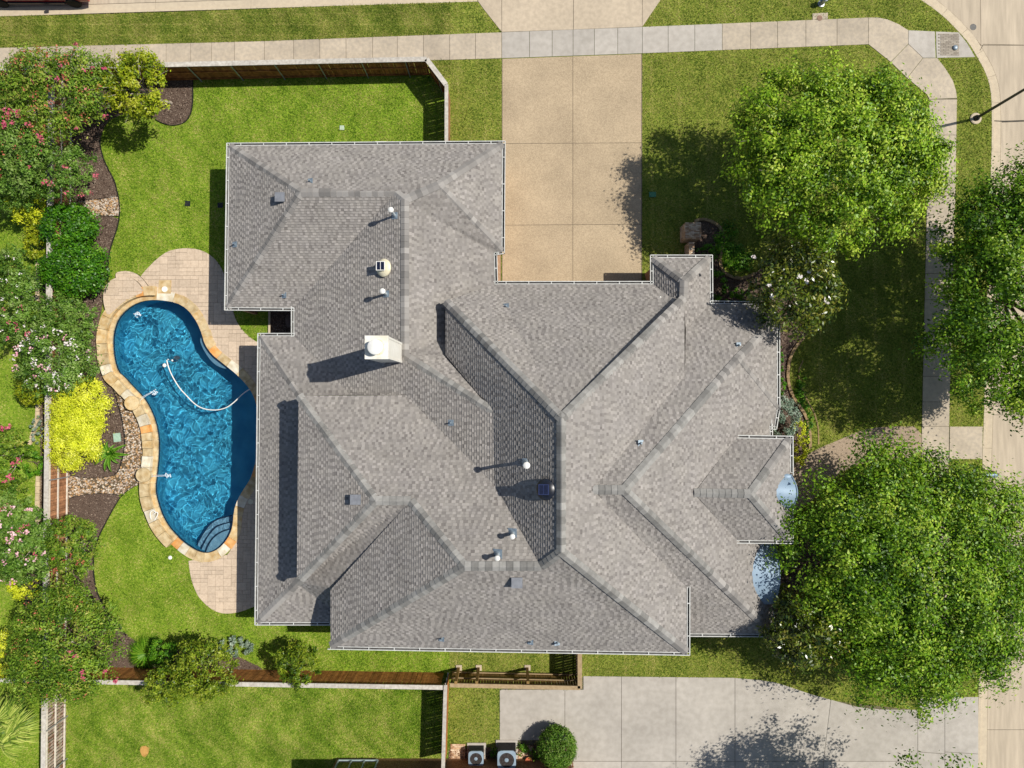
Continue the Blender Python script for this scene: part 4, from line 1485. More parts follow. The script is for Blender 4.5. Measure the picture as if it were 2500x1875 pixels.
# neighbouring house whose wall and window just show at the lower edge
nb = empty('neighbour_house', P(1020, 1900), 'neighbouring brick house whose shaded wall and grey window just show at the bottom edge', 'house')
ny = P(0, 1851).y
nx0, nx1 = P(823, 1853).x, P(1392, 1853).x
MB().box(((nx0 + nx1) / 2, ny - .15 - 5, 1.35), (nx1 - nx0, 10.3, 2.7)).build('wall', mat('neighbour_brick', lin(150, 112, 78), lin(116, 86, 60), 14, .9, .006, 30, stain=.2, speck=(40, .62, lin(200, 180, 150))), nb)
wf = MB()
wx0, wx1 = P(830, 1853).x, P(925, 1853).x
wy = ny + .02
wf.box(((wx0 + wx1) / 2, wy, .30), (wx1 - wx0, .12, .08))
for x in (wx0, wx0 + .75, wx1 - .75, wx1):
    wf.box((x, wy, 1.2), (.07, .10, 1.8))
wf = wf.build('window_frame', mat('window_grey', lin(168, 182, 182), lin(150, 166, 168), 5, .6), nb)
MB().box(((wx0 + wx1) / 2, wy - .02, 1.2), (wx1 - wx0, .05, 1.75)).build('window_pane', M_glass, wf)
MB().prism([(nx0 - .5, ny + .42), (nx1 + .5, ny + .42), (nx1 + .5, ny - 11), (nx0 - .5, ny - 11)], 2.72, 2.9).build('roof', M_deckr, nb)
MB().add([(nx0 - .5, ny + .42, 2.9), (nx1 + .5, ny + .42, 2.9), (nx1 + .5, ny - 11, 2.9), (nx0 - .5, ny - 11, 2.9), (nx0 + 4, ny - 5.2, 6.4), (nx1 - 4, ny - 5.2, 6.4)],
         [(0, 1, 5, 4), (1, 2, 5), (2, 3, 4, 5), (3, 0, 4)]).build('roof', M_cap, nb)
EXC.append([(nx0, ny), (nx1, ny), (nx1, ny - 10), (nx0, ny - 10)])

# ================================================================== FENCES
FH = 1.95
pk = mesh('picket', *(lambda b: (b.v, b.f))(MB().box((0, 0, .93), (.137, .018, 1.84))))


def picket_mesh(m):
    me = pk.copy()
    me.materials.append(m)
    return me


def fence_run(root, a, b, side, mp, mc, cap_w=.26, rails=True, lean=True, pitch=.146, hgt=FH, rail_m=None, post_m=None, posts=True, joints=None, capover=0):
    """a, b ground points; side = +1 if the rails stand on the left of a->b"""
    a, b = Vector((a[0], a[1], 0)), Vector((b[0], b[1], 0))
    d = (b - a)
    L_ = d.length
    d.normalize()
    nrm = Vector((-d.y, d.x, 0)) * side
    ang = math.atan2(d.y, d.x)
    me = picket_mesh(mp)
    k = int(L_ / pitch)
    for i in range(k):
        c = a + d * (pitch * (i + .5)) + nrm * random.uniform(-.006, .006)
        M = Matrix.Translation(c) @ Matrix.Rotation(ang + random.uniform(-.03, .03), 4, 'Z') @ Matrix.Rotation(random.uniform(-.006, .006), 4, 'Y') @ Matrix.Diagonal((1, 1, random.uniform(.985, 1.0) * hgt / FH, 1))
        inst('picket', me, root, M)
    rail_m = rail_m or mc
    if rails:
        for z in (.22, 1.0, 1.72):
            MB().box((a + b) / 2 + nrm * .055 + Vector((0, 0, z)), (L_, .045, .09), ang).build('rail', rail_m, root)
    if posts:
        q = 1.2
        while q < L_:
            c = a + d * q + nrm * .10
            MB().tube([c, c + Vector((0, 0, hgt - .1))], .035, 8).build('post', post_m or M_metals, root)
            q += 2.44
    q = -capover
    while q < L_ + capover:
        e = min(L_ + capover, q + random.uniform(3.0, 4.2))
        if L_ + capover - e < 1.2:
            e = L_ + capover
        MB().box(a + d * ((q + e) / 2) + nrm * .03 + Vector((0, 0, hgt)), (e - q - .012, cap_w, .045), ang + random.uniform(-.0012, .0012)).build('cap_board', mc, root)
        q = e


f1 = empty('wooden_fence', (-10, 18, 0), 'long cedar fence with grey cap along the upper sidewalk and beside the driveway', 'fence')
fence_run(f1, (-34, fN0[1] + (fN1[1] - fN0[1]) * (-34 - fN0[0]) / (fN1[0] - fN0[0])), fN1, -1, M_cedar, M_fold, rail_m=M_cedar, cap_w=.27)
fence_run(f1, fN1, fN2, -1, M_cedar, M_fold, rail_m=M_cedar, cap_w=.27)
fence_run(f1, (fS1[0] - .02, fN2[1]), (fS1[0] - .02, 14.1), -1, M_cedarw, M_fold, rail_m=M_cedar, cap_w=.20)
f2 = empty('wooden_fence', (FX, 0, 0), 'weathered rear fence with pale rails running down the left side behind the pool shrubs', 'fence')
fence_run(f2, (FX, FYS), (FX, FYN - .15), -1, M_cedarw, M_fold, rail_m=M_rail, cap_w=.25)
fence_run(f2, (FX, -27), (FX, FYS - .05), -1, mat('grey_board', lin(176, 164, 150), lin(120, 84, 62), 3, .85, .003, 30, rand=.25), M_fold, rail_m=M_rail, cap_w=.25, pitch=.18)
f3 = empty('wooden_fence', (-15, FYS, 0), 'brown cedar fence with grey cap between the back lawn and the lower neighbour lawn', 'fence')
xw = -34
M_cedarl = mat('light_cedar_board', lin(196, 136, 78), lin(160, 104, 56), 5, .85, .003, 30, rand=.22, stain=.2, stscale=1.5, spec=.15)
fence_run(f3, (xw, fS0[1] + (fS1[1] - fS0[1]) * (xw - fS0[0]) / (fS1[0] - fS0[0])), (fS1[0] - .2, fS1[1]), -1, M_cedarl, M_fold, cap_w=.24, rails=False, posts=False)
f4 = empty('wooden_fence', (fS1[0], -19, 0), 'short orange-brown fence with grey cap running down to the bottom edge beside the condensers', 'fence')
a0 = fence_pt(1089, 1672)
fence_run(f4, fence_pt(1083, 1880), a0, 1, M_cedarl, M_fold, cap_w=.20, posts=False)
f5 = empty('wooden_gate_fence', (0, -16, 0), 'newer treated-wood fence with thick slanting posts enclosing the corner below the house', 'fence')
g0, g1, g2 = fence_pt(1098, 1674), fence_pt(1417, 1681), fence_pt(1417, 1592)
fence_run(f5, g0, g1, 1, M_newwood, mat('new_cap', lin(168, 146, 112), lin(150, 128, 96), 6, .85, rand=.06), cap_w=.22, pitch=.152, rails=True, posts=False)
fence_run(f5, g1, (g1[0], -13.0), 1, M_newwood, MATS['new_cap'], cap_w=.24, pitch=.152, posts=False)
for px_ in (1113, 1164, 1289):
    c = P(px_, 1671, FH)
    b_ = Vector((c.x, c.y + .10, 0))
    pp_ = MB().box((c.x, c.y + .12, 1.0), (.15, .15, 2.0)).build('gate_post', M_newwood, f5)
    MB().box((c.x + .02, c.y + .16, .03), (.34, .32, .08)).build('post_footing', M_conc, pp_)

# ================================================================== OTHER OBJECTS
def lbl(o, l, c, g=None):
    return tag(o, l, c, g)


# street lamp on the corner
b = P(2381, 290)
t = empty('street_lamp', b, 'dark tall street lamp on a round concrete footing in the corner grass', 'street lamp')
MB().lathe(b, [(.33, -.05), (.33, .06), (.28, .09), (.01, .09)], 24).build('footing', M_kerb, t)
MB().lathe(b, [(.17, .08), (.17, .16), (.11, .30), (.075, .34), (.01, .34)], 16).build('base_collar', M_black, t)
MB().tube([b + Vector((0, 0, .1)), b + Vector((0, 0, 4)), b + Vector((.0, 0, 8.2))], [.085, .07, .05], 12).build('pole', M_black, t, smooth=True)
MB().tube([b + Vector((0, 0, 7.9)), b + Vector((.6, .1, 8.3)), b + Vector((1.6, .3, 8.35))], .035, 8).build('arm', M_black, t)
MB().box(b + Vector((1.9, .35, 8.34)), (.7, .28, .14), .18).build('lamp_head', M_dark, t)
# hydrant
b = P(2004, 10)
t = empty('fire_hydrant', b, 'silver fire hydrant with a blue top on the verge beside the upper street', 'fire hydrant')
MB().lathe(b, [(.20, 0), (.20, .06), (.13, .08), (.12, .52), (.17, .54), (.17, .60), (.11, .63)], 16).build('barrel', M_metals, t, smooth=True)
MB().lathe(b + Vector((0, 0, .6)), [(.15, 0), (.14, .08), (.08, .15), (.03, .17), (.03, .22), (.01, .22)], 16).build('bonnet', M_bluep, t, smooth=True)
for dx_, dy_ in ((1, 0), (-1, 0), (0, 1)):
    MB().tube([b + Vector((0, 0, .42)), b + Vector((dx_ * .2, dy_ * .2, .42))], .06, 10).build('nozzle_cap', M_bluep, t)
# meter lids, manhole, cleanout
t = MB().lathe(P(2001, 44, .03), [(.17, 0), (.165, .012), (.14, .014), (.01, .015)], 20).build('meter_lid', mat('rusty_lid', lin(150, 120, 100), lin(120, 96, 84), 12, .8))
lbl(t, 'small round rusty meter lid set in the notch of the upper sidewalk', 'lid')
t = MB().lathe(P(2376, 66, SZ), [(.19, -.01), (.19, .006), (.01, .007)], 24).build('manhole_cover', mat('iron', lin(112, 110, 104), lin(96, 94, 90), 12, .7))
lbl(t, 'small grey round utility cover in the corner of the street', 'cover')
t = MB().lathe(P(2331, 117, ST), [(.15, 0), (.15, .05), (.12, .09), (.06, .11), (.01, .115)], 20).build('utility_dome', M_lead, smooth=True)
lbl(t, 'small shiny metal dome on the tactile bricks of the kerb ramp', 'cap')
t = MB().box(P(835, 312, .03), (.26, .26, .06)).build('valve_box', mat('pale_box', lin(176, 192, 168), lin(160, 176, 150), 8, .7))
lbl(t, 'small pale valve box in the back lawn above the house', 'valve box')
t = MB().box(P(1593, 475, .03), (.40, .30, .07)).build('valve_box', mat('green_box', lin(70, 128, 96), lin(60, 112, 84), 8, .6))
lbl(t, 'green valve box in the tree shadow beside the driveway', 'valve box')
t = MB().box(P(286, 1068, .05), (.40, .50, .08), .12).build('valve_box', M_lid)
lbl(t, 'pale mint valve box lid between the golden shrub and the rock bed', 'valve box')
for q, l_ in (((458, 497), 'black drain grate in the sunny back lawn'), ((538, 501), 'black drain grate in the shadow of the house wall')):
    d_ = empty('drain_grate', P(*q), l_, 'drain', 'lawn drain grates')
    MB().box(P(q[0], q[1], .02), (.30, .30, .04)).build('frame', M_black, d_)
    for i in range(5):
        MB().box(P(q[0], q[1], .045) + Vector((-.1 + i * .05, 0, 0)), (.018, .24, .012)).build('bar', M_dark, d_)
t = MB().lathe(P(416, 1361, .0), [(.10, 0), (.12, .04), (.09, .09), (.01, .11)], 14).build('lawn_sprinkler', M_white)  # white ball sprinkler head, not a lamp
lbl(t, 'small white round sprinkler in the lawn just below the pool wall', 'sprinkler')
# white curled ornament on the pool wall
t = empty('curled_ornament', P(375, 1260, .4), 'small white curled metal ornament lying on the pool coping', 'ornament')
for pts in ([(369, 1268), (366, 1258), (367, 1250), (372, 1246), (378, 1248), (380, 1253)], [(377, 1270), (382, 1262), (386, 1255), (384, 1250), (379, 1252), (375, 1256)]):
    MB().tube([P(x, y, .39) for x, y in smoothpts(pts, False, 2)], .028, 6).build('curl', M_white, t)
# boulder in the little court
r_ = MB()
c = P(708, 783, .12)
r_.lathe(c, [(.24, -.12), (.28, .0), (.24, .10), (.14, .15), (.01, .16)], 9, 1.5)
lbl(r_.build('boulder', mat('grey_stone', lin(120, 104, 96), lin(96, 84, 78), 5, .9, .01, 15)), 'brown rounded boulder in the small mulched court by the house', 'boulder')
t = MB()
for a_, b_ in (((657, 757), (657, 817)), ((661, 757), (661, 817))):
    a_, b_ = P(*a_, .05), P(*b_, .05)
t.box((a_ + b_) / 2 - Vector((.06, 0, 0)), (.12, (b_ - a_).length, .16))
lbl(t.build('kerb_block', M_kerb), 'short grey concrete edging strip beside the small mulched court', 'edging')
# flower bed stone edgings
def edging(name, line, ln, label, w_=.16, m=None, h=.12):
    root = empty(name, P(*line[len(line) // 2]), label, 'edging')
    q = [Vector((*p, 0)) for p in pxs(smoothpts(line, False, 2))]
    dist = [0]
    for a, b in zip(q[:-1], q[1:]):
        dist.append(dist[-1] + (b - a).length)
    s = 0
    X_, Y_ = [p.x for p in q], [p.y for p in q]
    while s < dist[-1] - ln * .5:
        l2 = ln * random.uniform(.8, 1.2)
        a = Vector((np.interp(s, dist, X_), np.interp(s, dist, Y_), 0))
        b = Vector((np.interp(s + l2, dist, X_), np.interp(s + l2, dist, Y_), 0))
        MB().box((a + b) / 2 + Vector((0, 0, h / 2)), ((b - a).length - .015, w_ * random.uniform(.9, 1.1), h), math.atan2(b.y - a.y, b.x - a.x)).build('edging_stone', m, root)
        s += l2
    return root


M_edge = mat('edging_stone', lin(160, 136, 100), lin(134, 112, 82), 6, .9, .005, 30, rand=.16)
M_edge2 = mat('pale_edging_stone', lin(204, 184, 148), lin(184, 164, 130), 6, .9, .005, 30, rand=.10)
edging('bed_border', [(1695, 542), (1705, 536), (1720, 535), (1738, 542), (1756, 553), (1764, 568), (1767, 582), (1764, 601), (1760, 618), (1756, 634), (1759, 655), (1770, 669), (1788, 678), (1806, 681), (1825, 676), (1842, 668)], .34,
       'curled brick bed border beside the brick pier and magnolia', m=M_edge)
edging('bed_border', EDGE_E, .40, 'long curving stone bed border along the front of the house', m=M_edge)
edging('bed_border', [(95, 640), (97, 665), (96, 690), (94, 715), (93, 735)], .38, 'short pale stone border behind the rear fence, upper one', w_=.24, m=M_edge2)
edging('bed_border', [(95, 972), (94, 1000), (93, 1030), (84, 1055), (74, 1085)], .38, 'curving pale stone border behind the rear fence beside the golden shrub', w_=.20, m=M_edge2)
edging('bed_border', [(95, 1162), (94, 1200), (93, 1240), (94, 1285)], .36, 'pale stone border behind the rear fence, lowest one', w_=.22, m=M_edge2)
edging('bed_border', [(1960, 880), (1948, 905), (1952, 940), (1972, 980), (1990, 1010), (1999, 1050), (1998, 1085)], .5,
       'faint worn stone line in the shaded lawn outside the front bed', w_=.07, m=M_edge, h=.03)

# air conditioners
def condenser(px_, py_, s, h, label):
    c = P(px_, py_, h)
    t = empty('air_conditioner', (c.x, c.y, 0), label, 'air conditioner', 'condensers beside the lower fence')
    MB().box((c.x, c.y, .04), (s + .22, s + .22, .08)).build('pad', M_conc2, t)
    b_ = MB().box((c.x, c.y, h / 2 + .03), (s - .06, s - .06, h - .08)).build('cabinet', M_acside, t)
    for i in range(int((h - .2) / .07)):
        for sx, sy, a in ((0, 1, 0), (0, -1, 0), (1, 0, 1), (-1, 0, 1)):
            pass
    lv = MB()
    for i in range(int((h - .2) / .06)):
        z = .12 + i * .06
        lv.box((c.x, c.y, z), (s - .02, s - .02, .02))
    lv.build('louvres', M_dark, b_)['kind'] = 'stuff'
    n = 32
    ro, outer = s * .40, []
    vs, fs = [], []
    for k in range(n):
        a = 2 * math.pi * k / n
        e = 1 / max(abs(math.cos(a)) ** 6 + abs(math.sin(a)) ** 6, 1e-6) ** (1 / 6)
        vs.append((c.x + s / 2 * e * math.cos(a) * 1.0, c.y + s / 2 * e * math.sin(a), h))
        vs.append((c.x + ro * math.cos(a), c.y + ro * math.sin(a), h + .015))
        vs.append((c.x + ro * math.cos(a), c.y + ro * math.sin(a), h - .12))
        vs.append((c.x + s / 2 * e * math.cos(a), c.y + s / 2 * e * math.sin(a), h - .08))
    for k in range(n):
        j = (k + 1) % n
        a0_, a1_ = 4 * k, 4 * j
        fs += [(a0_, a1_, a1_ + 1, a0_ + 1), (a0_ + 1, a1_ + 1, a1_ + 2, a0_ + 2), (a0_ + 3, a1_ + 3, a1_, a0_)]
    MB().add(vs, fs).build('top_cover', M_acblue, t)
    MB().lathe((c.x, c.y, h - .12), [(ro, 0), (.01, .001)], 24).build('fan_well', M_black, t)
    fn = MB()
    for k in range(4):
        a = k * 1.57 + .5
        u_, v_ = Vector((math.cos(a), math.sin(a), 0)), Vector((-math.sin(a), math.cos(a), 0))
        p = [u_ * ro * .15 - v_ * .03, u_ * ro * .85 - v_ * .10, u_ * ro * .9 + v_ * .08, u_ * ro * .2 + v_ * .05]
        fn.add([Vector((c.x, c.y, h - .07)) + q + Vector((0, 0, .03 * (i in (0, 1)))) for i, q in enumerate(p)], [(0, 1, 2, 3)])
    fn.build('fan', M_metals, t)
    MB().lathe((c.x, c.y, h - .06), [(ro * .28, 0), (ro * .28, .05), (.01, .06)], 16).build('fan_hub', M_acblue, t)
    gr = MB()
    for k in range(3):
        r = ro * (.45 + .25 * k)
        gr.tube([(c.x + r * math.cos(a), c.y + r * math.sin(a), h + .015) for a in np.linspace(0, 6.283, 25)], .006, 4, caps=False)
    for k in range(8):
        a = k * math.pi / 4
        gr.tube([(c.x + .1 * math.cos(a), c.y + .1 * math.sin(a), h + .02), (c.x + ro * math.cos(a), c.y + ro * math.sin(a), h + .015)], .006, 4)
    gr.build('fan_guard', M_acside, t)
    return t


condenser(1162, 1853, .86, .78, 'smaller grey-blue air conditioner, the one nearer the fence')
condenser(1237, 1856, 1.04, 1.05, 'larger grey-blue air conditioner, the one nearer the round shrub')
bp_ = MB()
p0, p1 = P(1100, 1858), P(1136, 1818)
bricks(bp_, p0.x, p1.x, p0.y, p1.y, .04, .21, .10)
p0, p1 = P(1262, 1862), P(1300, 1822)
bricks(bp_, p0.x, p1.x, p0.y, p1.y, .04, .21, .10)
tag(bp_.build('brick_paving', M_brickt, tone=True), 'small patches of tan bricks laid on edge around the condensers', 'paving', kind='stuff')
t = empty('flower_pot', P(1290, 1850), 'terracotta flower pot with small red blooms beside the larger condenser', 'flower pot')
MB().lathe(P(1290, 1850), [(.10, 0), (.16, .26), (.18, .27), (.18, .30), (.15, .30), (.13, .25), (.01, .24)], 16).build('pot', mat('terracotta', lin(190, 110, 76), lin(170, 92, 62), 8, .8), t)

# mailbox
b = P(2389, 1146)
t = empty('mailbox', b, 'grey-blue mailbox on a dark post at the right-hand street kerb', 'mailbox')
MB().box(b + Vector((0, 0, .62)), (.10, .10, 1.26)).build('post', mat('mail_post', lin(82, 58, 40), lin(60, 44, 32), 8, .8), t)
MB().box(b + Vector((.12, -.14, 1.10)), (.5, .10, .08)).build('bracket', MATS['mail_post'], t)
bx = MB()
prof = [(-.10, 0), (-.10, .12), (-.085, .17), (-.05, .205), (0, .22), (.05, .205), (.085, .17), (.10, .12), (.10, 0)]
bc = P(2417, 1160, 1.2)
vs = [(bc.x - .36, bc.y + p[0] * 1.35, 1.10 + p[1]) for p in prof] + [(bc.x + .36, bc.y + p[0] * 1.35, 1.10 + p[1]) for p in prof]
k = len(prof)
fs = [(i, i + 1, k + i + 1, k + i) for i in range(k - 1)] + [tuple(range(k))[::-1], tuple(range(k, 2 * k)), (0, k, 2 * k - 1, k - 1)]
bo = bx.add(vs, fs).build('box', M_greymet if False else mat('mailbox_blue', lin(112, 132, 154), lin(98, 118, 142), 5, .45, metal=.2), t)
MB().box((bc.x - .375, bc.y, 1.2), (.02, .26, .2)).build('door', M_dark, t)
for xx in (-.1, .18):
    MB().tube([(bc.x + xx, bc.y + p[0] * 1.38, 1.105 + p[1] * 1.02) for p in prof], .008, 5).build('band', M_lead, bo)
MB().box((bc.x + .2, bc.y + .15, 1.27), (.02, .02, .14)).build('flag', M_red, t)

# red pickup at the upper kerb: only its near side reaches into the picture
wy_ = P(100, 17).y
t = empty('pickup_truck', (P(98, 10).x, wy_ + .9, SZ), 'red pickup truck parked at the upper street kerb, only its near side showing', 'truck')
x1, x2 = P(10, 17).x, P(187, 17).x
tz = SZ


def truck_body():
    b_ = MB()
    xr, xf = x1 - 1.1, x2 + 1.0
    prof = [(xr, .55), (xr, 1.25), (x1 + 1.1, 1.28), (x1 + 1.15, 1.32), (x2 - .75, 1.30), (x2 + .6, 1.18), (xf, 1.0), (xf, .5)]
    for y0_, y1_ in ((0, 1.9),):
        vs = [(x, wy_ + .08 + y0_, z + tz) for x, z in prof] + [(x, wy_ + .08 + y1_, z + tz) for x, z in prof]
        k = len(prof)
        b_.add(vs, [(i, (i + 1) % k, k + (i + 1) % k, k + i)[::-1] for i in range(k)] + [tuple(range(k)), tuple(range(k, 2 * k))[::-1]])
    return b_


body = truck_body().build('body', M_red, t)
cabv = []
for y_, s_ in ((wy_ + .28, 0), (wy_ + 1.78, 0)):
    cabv += [(x1 + 1.15, y_, 1.30 + tz), (x1 + 1.3, y_ + (.12 if y_ < wy_ + 1 else -.12), 1.85 + tz), (x2 - 1.35, y_ + (.12 if y_ < wy_ + 1 else -.12), 1.88 + tz), (x2 - .7, y_, 1.30 + tz)]
MB().add(cabv, [(0, 3, 2, 1), (4, 5, 6, 7), (0, 1, 5, 4), (2, 3, 7, 6)]).build('windows', M_glass, t)
MB().box(((x1 + 1.3 + x2 - 1.35) / 2, wy_ + 1.03, 1.88 + tz), (x2 - x1 - 2.6, 1.3, .05)).build('cab_roof', M_red, t)
for x in (x1, x2):
    for yy in (wy_ + .13, wy_ + 1.85):
        wh = MB()
        wh.lathe((x, yy, .40 + tz), [(.22, -.13), (.38, -.13), (.41, -.08), (.41, .08), (.38, .13), (.22, .13)], 24, tilt=Matrix.Rotation(math.pi / 2, 3, 'X'))
        wo = wh.build('wheel', M_tyre, t)
        sg = -1 if yy < wy_ + 1 else 1
        MB().lathe((x, yy + sg * .10, .40 + tz), [(.24, 0), (.22, .02), (.05, .03), (.01, .03)], 20, tilt=Matrix.Rotation(math.pi / 2 * (-sg) * -1, 3, 'X')).build('rim', mat('dark_rim', lin(96, 88, 72), lin(70, 64, 54), 6, .4, metal=.6), wo)
for sgn in (0,):
    MB().box((x2 - .9, wy_ - .06, 1.28 + tz), (.14, .26, .2)).build('wing_mirror', M_black, t)
MB().box(((x1 + x2) / 2, wy_ + .05, .45 + tz), (x2 - x1 - .95, .10, .12)).build('side_step', M_black, t)

# ================================================================== PLANTS
def unit(n):
    v_ = rng.normal(size=(n, 3))
    return v_ / np.linalg.norm(v_, axis=1, keepdims=True)


def foliage(name, parent, c, r, nleaf, leaf, m, clumps=60, cl=.22, shell=.55, flat=.6, aspect=.5, up=.5, zmin=-.35, tonebase=.45, tsp=.18, spray=0.0, seed=None, lobes=None, kind=None, irr=1.0):
    """many small leaves gathered in clumps spread through the crown's volume"""
    g = np.random.default_rng(seed if seed is not None else random.randrange(10 ** 6))
    c, r = np.array(c), np.array(r)
    if lobes is None:
        lobes = [((0, 0, 0), 1.0)]
    nl = len(lobes)
    U = g.normal(size=(clumps * 6, 3))
    U /= np.linalg.norm(U, axis=1, keepdims=True)
    U = U[U[:, 2] > zmin][:clumps]
    k = len(U)
    rad = (shell + (1 - shell) * g.random(k) ** .6) * (1 + g.normal(size=k) * .06 * irr)
    # an irregular outline
    az = np.arctan2(U[:, 1], U[:, 0])
    ph = g.random(4) * 6.28
    rad *= 1 + irr * (.08 * np.sin(2 * az + ph[0]) + .06 * np.sin(3 * az + ph[1]) + .05 * np.sin(5 * az + ph[2]))
    li = g.integers(0, nl, k)
    lo = np.array([l[0] for l in lobes])[li]
    ls = np.array([l[1] for l in lobes])[li]
    CC = c + (U * rad[:, None] * ls[:, None] + lo) * r
    cr = cl * min(r[0], r[1]) * g.uniform(.6, 1.35, k)
    ct = g.normal(0, .18, k)
    idx = g.integers(0, k, nleaf)
    D = g.normal(size=(nleaf, 3)) * np.array([1, 1, flat]) * .62
    if spray:
        t = (g.random(nleaf) - .3) * spray
        D += U[idx] * t[:, None]
    Cn = CC[idx] + D * cr[idx][:, None]
    Cn[:, 2] = np.maximum(Cn[:, 2], .06)
    nrm = g.normal(size=(nleaf, 3))
    nrm /= np.linalg.norm(nrm, axis=1, keepdims=True)
    Dn = D / (np.linalg.norm(D, axis=1, keepdims=True) + 1e-6)
    nrm = nrm * (1 - up) * .8 + Dn * .55 + U[idx] * up * .4 + np.array([0, 0, up])
    nrm /= np.linalg.norm(nrm, axis=1, keepdims=True)
    a = np.cross(nrm, g.normal(size=(nleaf, 3)))
    a /= np.linalg.norm(a, axis=1, keepdims=True)
    b = np.cross(nrm, a)
    s_ = leaf * g.uniform(.55, 1.3, nleaf)[:, None]
    A_, B_ = a * s_ * .5, b * s_ * .5 * aspect
    Vv = np.stack([Cn - A_, Cn - B_ - A_ * .1, Cn + A_, Cn + B_ - A_ * .1], 1).reshape(-1, 3)
    tone = np.clip(tonebase + ct[idx] + g.normal(0, tsp, nleaf), 0, 1)
    o = bulk(name, Vv, 4, tone, m, parent)
    if kind:
        o['kind'] = kind
    return CC, cr


def trunk(parent, base, top, r0, limbs, m=M_bark, spread=.7, zc=None, crown=None, twigs=None):
    base, top = Vector(base), Vector(top)
    t_ = MB()
    mid = base.lerp(top, .5) + Vector((random.uniform(-.15, .15), random.uniform(-.15, .15), 0))
    t_.tube([base - Vector((0, 0, .1)), base + Vector((0, 0, .1)), mid, top], [r0 * 1.35, r0 * 1.1, r0 * .85, r0 * .7], 10)
    to = t_.build('trunk', m, parent, smooth=True)
    c, r = crown
    for i in range(limbs):
        a = 6.283 * i / limbs + random.uniform(-.3, .3)
        e = Vector((c[0] + r[0] * spread * math.cos(a), c[1] + r[1] * spread * math.sin(a), c[2] + random.uniform(-.1, .45) * r[2]))
        m1 = top.lerp(e, .4) + Vector((random.uniform(-.3, .3), random.uniform(-.3, .3), .25 * r[2] * random.random()))
        m2 = top.lerp(e, .75) + Vector((random.uniform(-.3, .3), random.uniform(-.3, .3), .15 * r[2]))
        MB().tube([top - Vector((0, 0, .15)), m1, m2, e], [r0 * .55, r0 * .36, r0 * .2, r0 * .06], 7).build('limb', m, parent, smooth=True)
    return to


def twigs(parent, CC, n_, m, c, thick=.012):
    tw = MB()
    c = Vector(c)
    for i in np.random.default_rng(5).integers(0, len(CC), n_):
        p = Vector(CC[i])
        d = (p - c).normalized()
        s_ = p - d * random.uniform(.5, 1.1)
        e = p + d * random.uniform(.1, .5) + Vector((random.uniform(-.3, .3), random.uniform(-.3, .3), random.uniform(0, .25)))
        tw.tube([s_, s_.lerp(e, .5) + Vector((random.uniform(-.1, .1), random.uniform(-.1, .1), .05)), e], [thick * 1.6, thick, thick * .4], 4, caps=False)
    tw.build('twigs', m, parent)['kind'] = 'stuff'


def tree(name, label, cat, pc, pr, zc, rz, m, leaf, dens, clumps, base=None, r0=.16, limbs=6, cl=.2, group=None, bark=M_bark, tw=0, **kw):
    c = P(pc[0], pc[1], zc)
    s_ = (CAMH - zc) / FPX
    r = (pr[0] * s_, pr[1] * s_, rz)
    b = P(*base) if base else Vector((c.x, c.y, 0))
    t = empty(name, b, label, cat, group)
    A_ = math.pi * r[0] * r[1]
    if m in (L_crape, L_crapeg, L_wax, L_yg):
        dens, clumps = dens * 1.35, int(clumps * 1.9)
    CC, cr = foliage('crown', t, c, r, int(dens * A_), leaf, m, clumps=clumps, cl=cl, **kw)
    trunk(t, b, Vector((c.x * .7 + b.x * .3, c.y * .7 + b.y * .3, max(.4, zc - rz * .75))), r0, limbs, m=bark, crown=(c, r))
    if tw:
        twigs(t, CC, tw, M_palebark, c)
    return t, c, r


def blooms(parent, c, r, n_, m, size=.16, name='flowers', spots=None, per=14, leaf=.07, zt=1.0, spread=1.0):
    pts = []
    if m in (L_pink, L_rust):
        n_, per, size, leaf = max(3, int(n_ * .8)), int(per * .8), size * .8, leaf * .85
    for i in range(n_):
        if spots:
            q = spots[i % len(spots)]
            p = P(q[0], q[1], c[2] + r[2] * .85)
        else:
            a = random.uniform(0, 6.283)
            d = math.sqrt(random.random()) * .95
            p = Vector((c[0] + r[0] * d * math.cos(a), c[1] + r[1] * d * math.sin(a), c[2] + r[2] * math.sqrt(max(0, 1 - d * d)) * random.uniform(.85, 1.08)))
        pts.append(p)
    g = rng
    k = n_ * per
    C_ = np.repeat(np.array([tuple(p) for p in pts]), per, 0) + g.normal(size=(k, 3)) * size * .5 * np.array([1, 1, .6])
    nr = g.normal(size=(k, 3)) * .6 + np.array([0, 0, 1])
    nr /= np.linalg.norm(nr, axis=1, keepdims=True)
    a = np.cross(nr, g.normal(size=(k, 3)))
    a /= np.linalg.norm(a, axis=1, keepdims=True)
    b = np.cross(nr, a)
    s_ = leaf * g.uniform(.6, 1.3, k)[:, None]
    Vv = np.stack([C_ - a * s_, C_ - b * s_, C_ + a * s_, C_ + b * s_], 1).reshape(-1, 3)
    bulk(name, Vv, 4, g.random(k), m, parent)['kind'] = 'stuff'


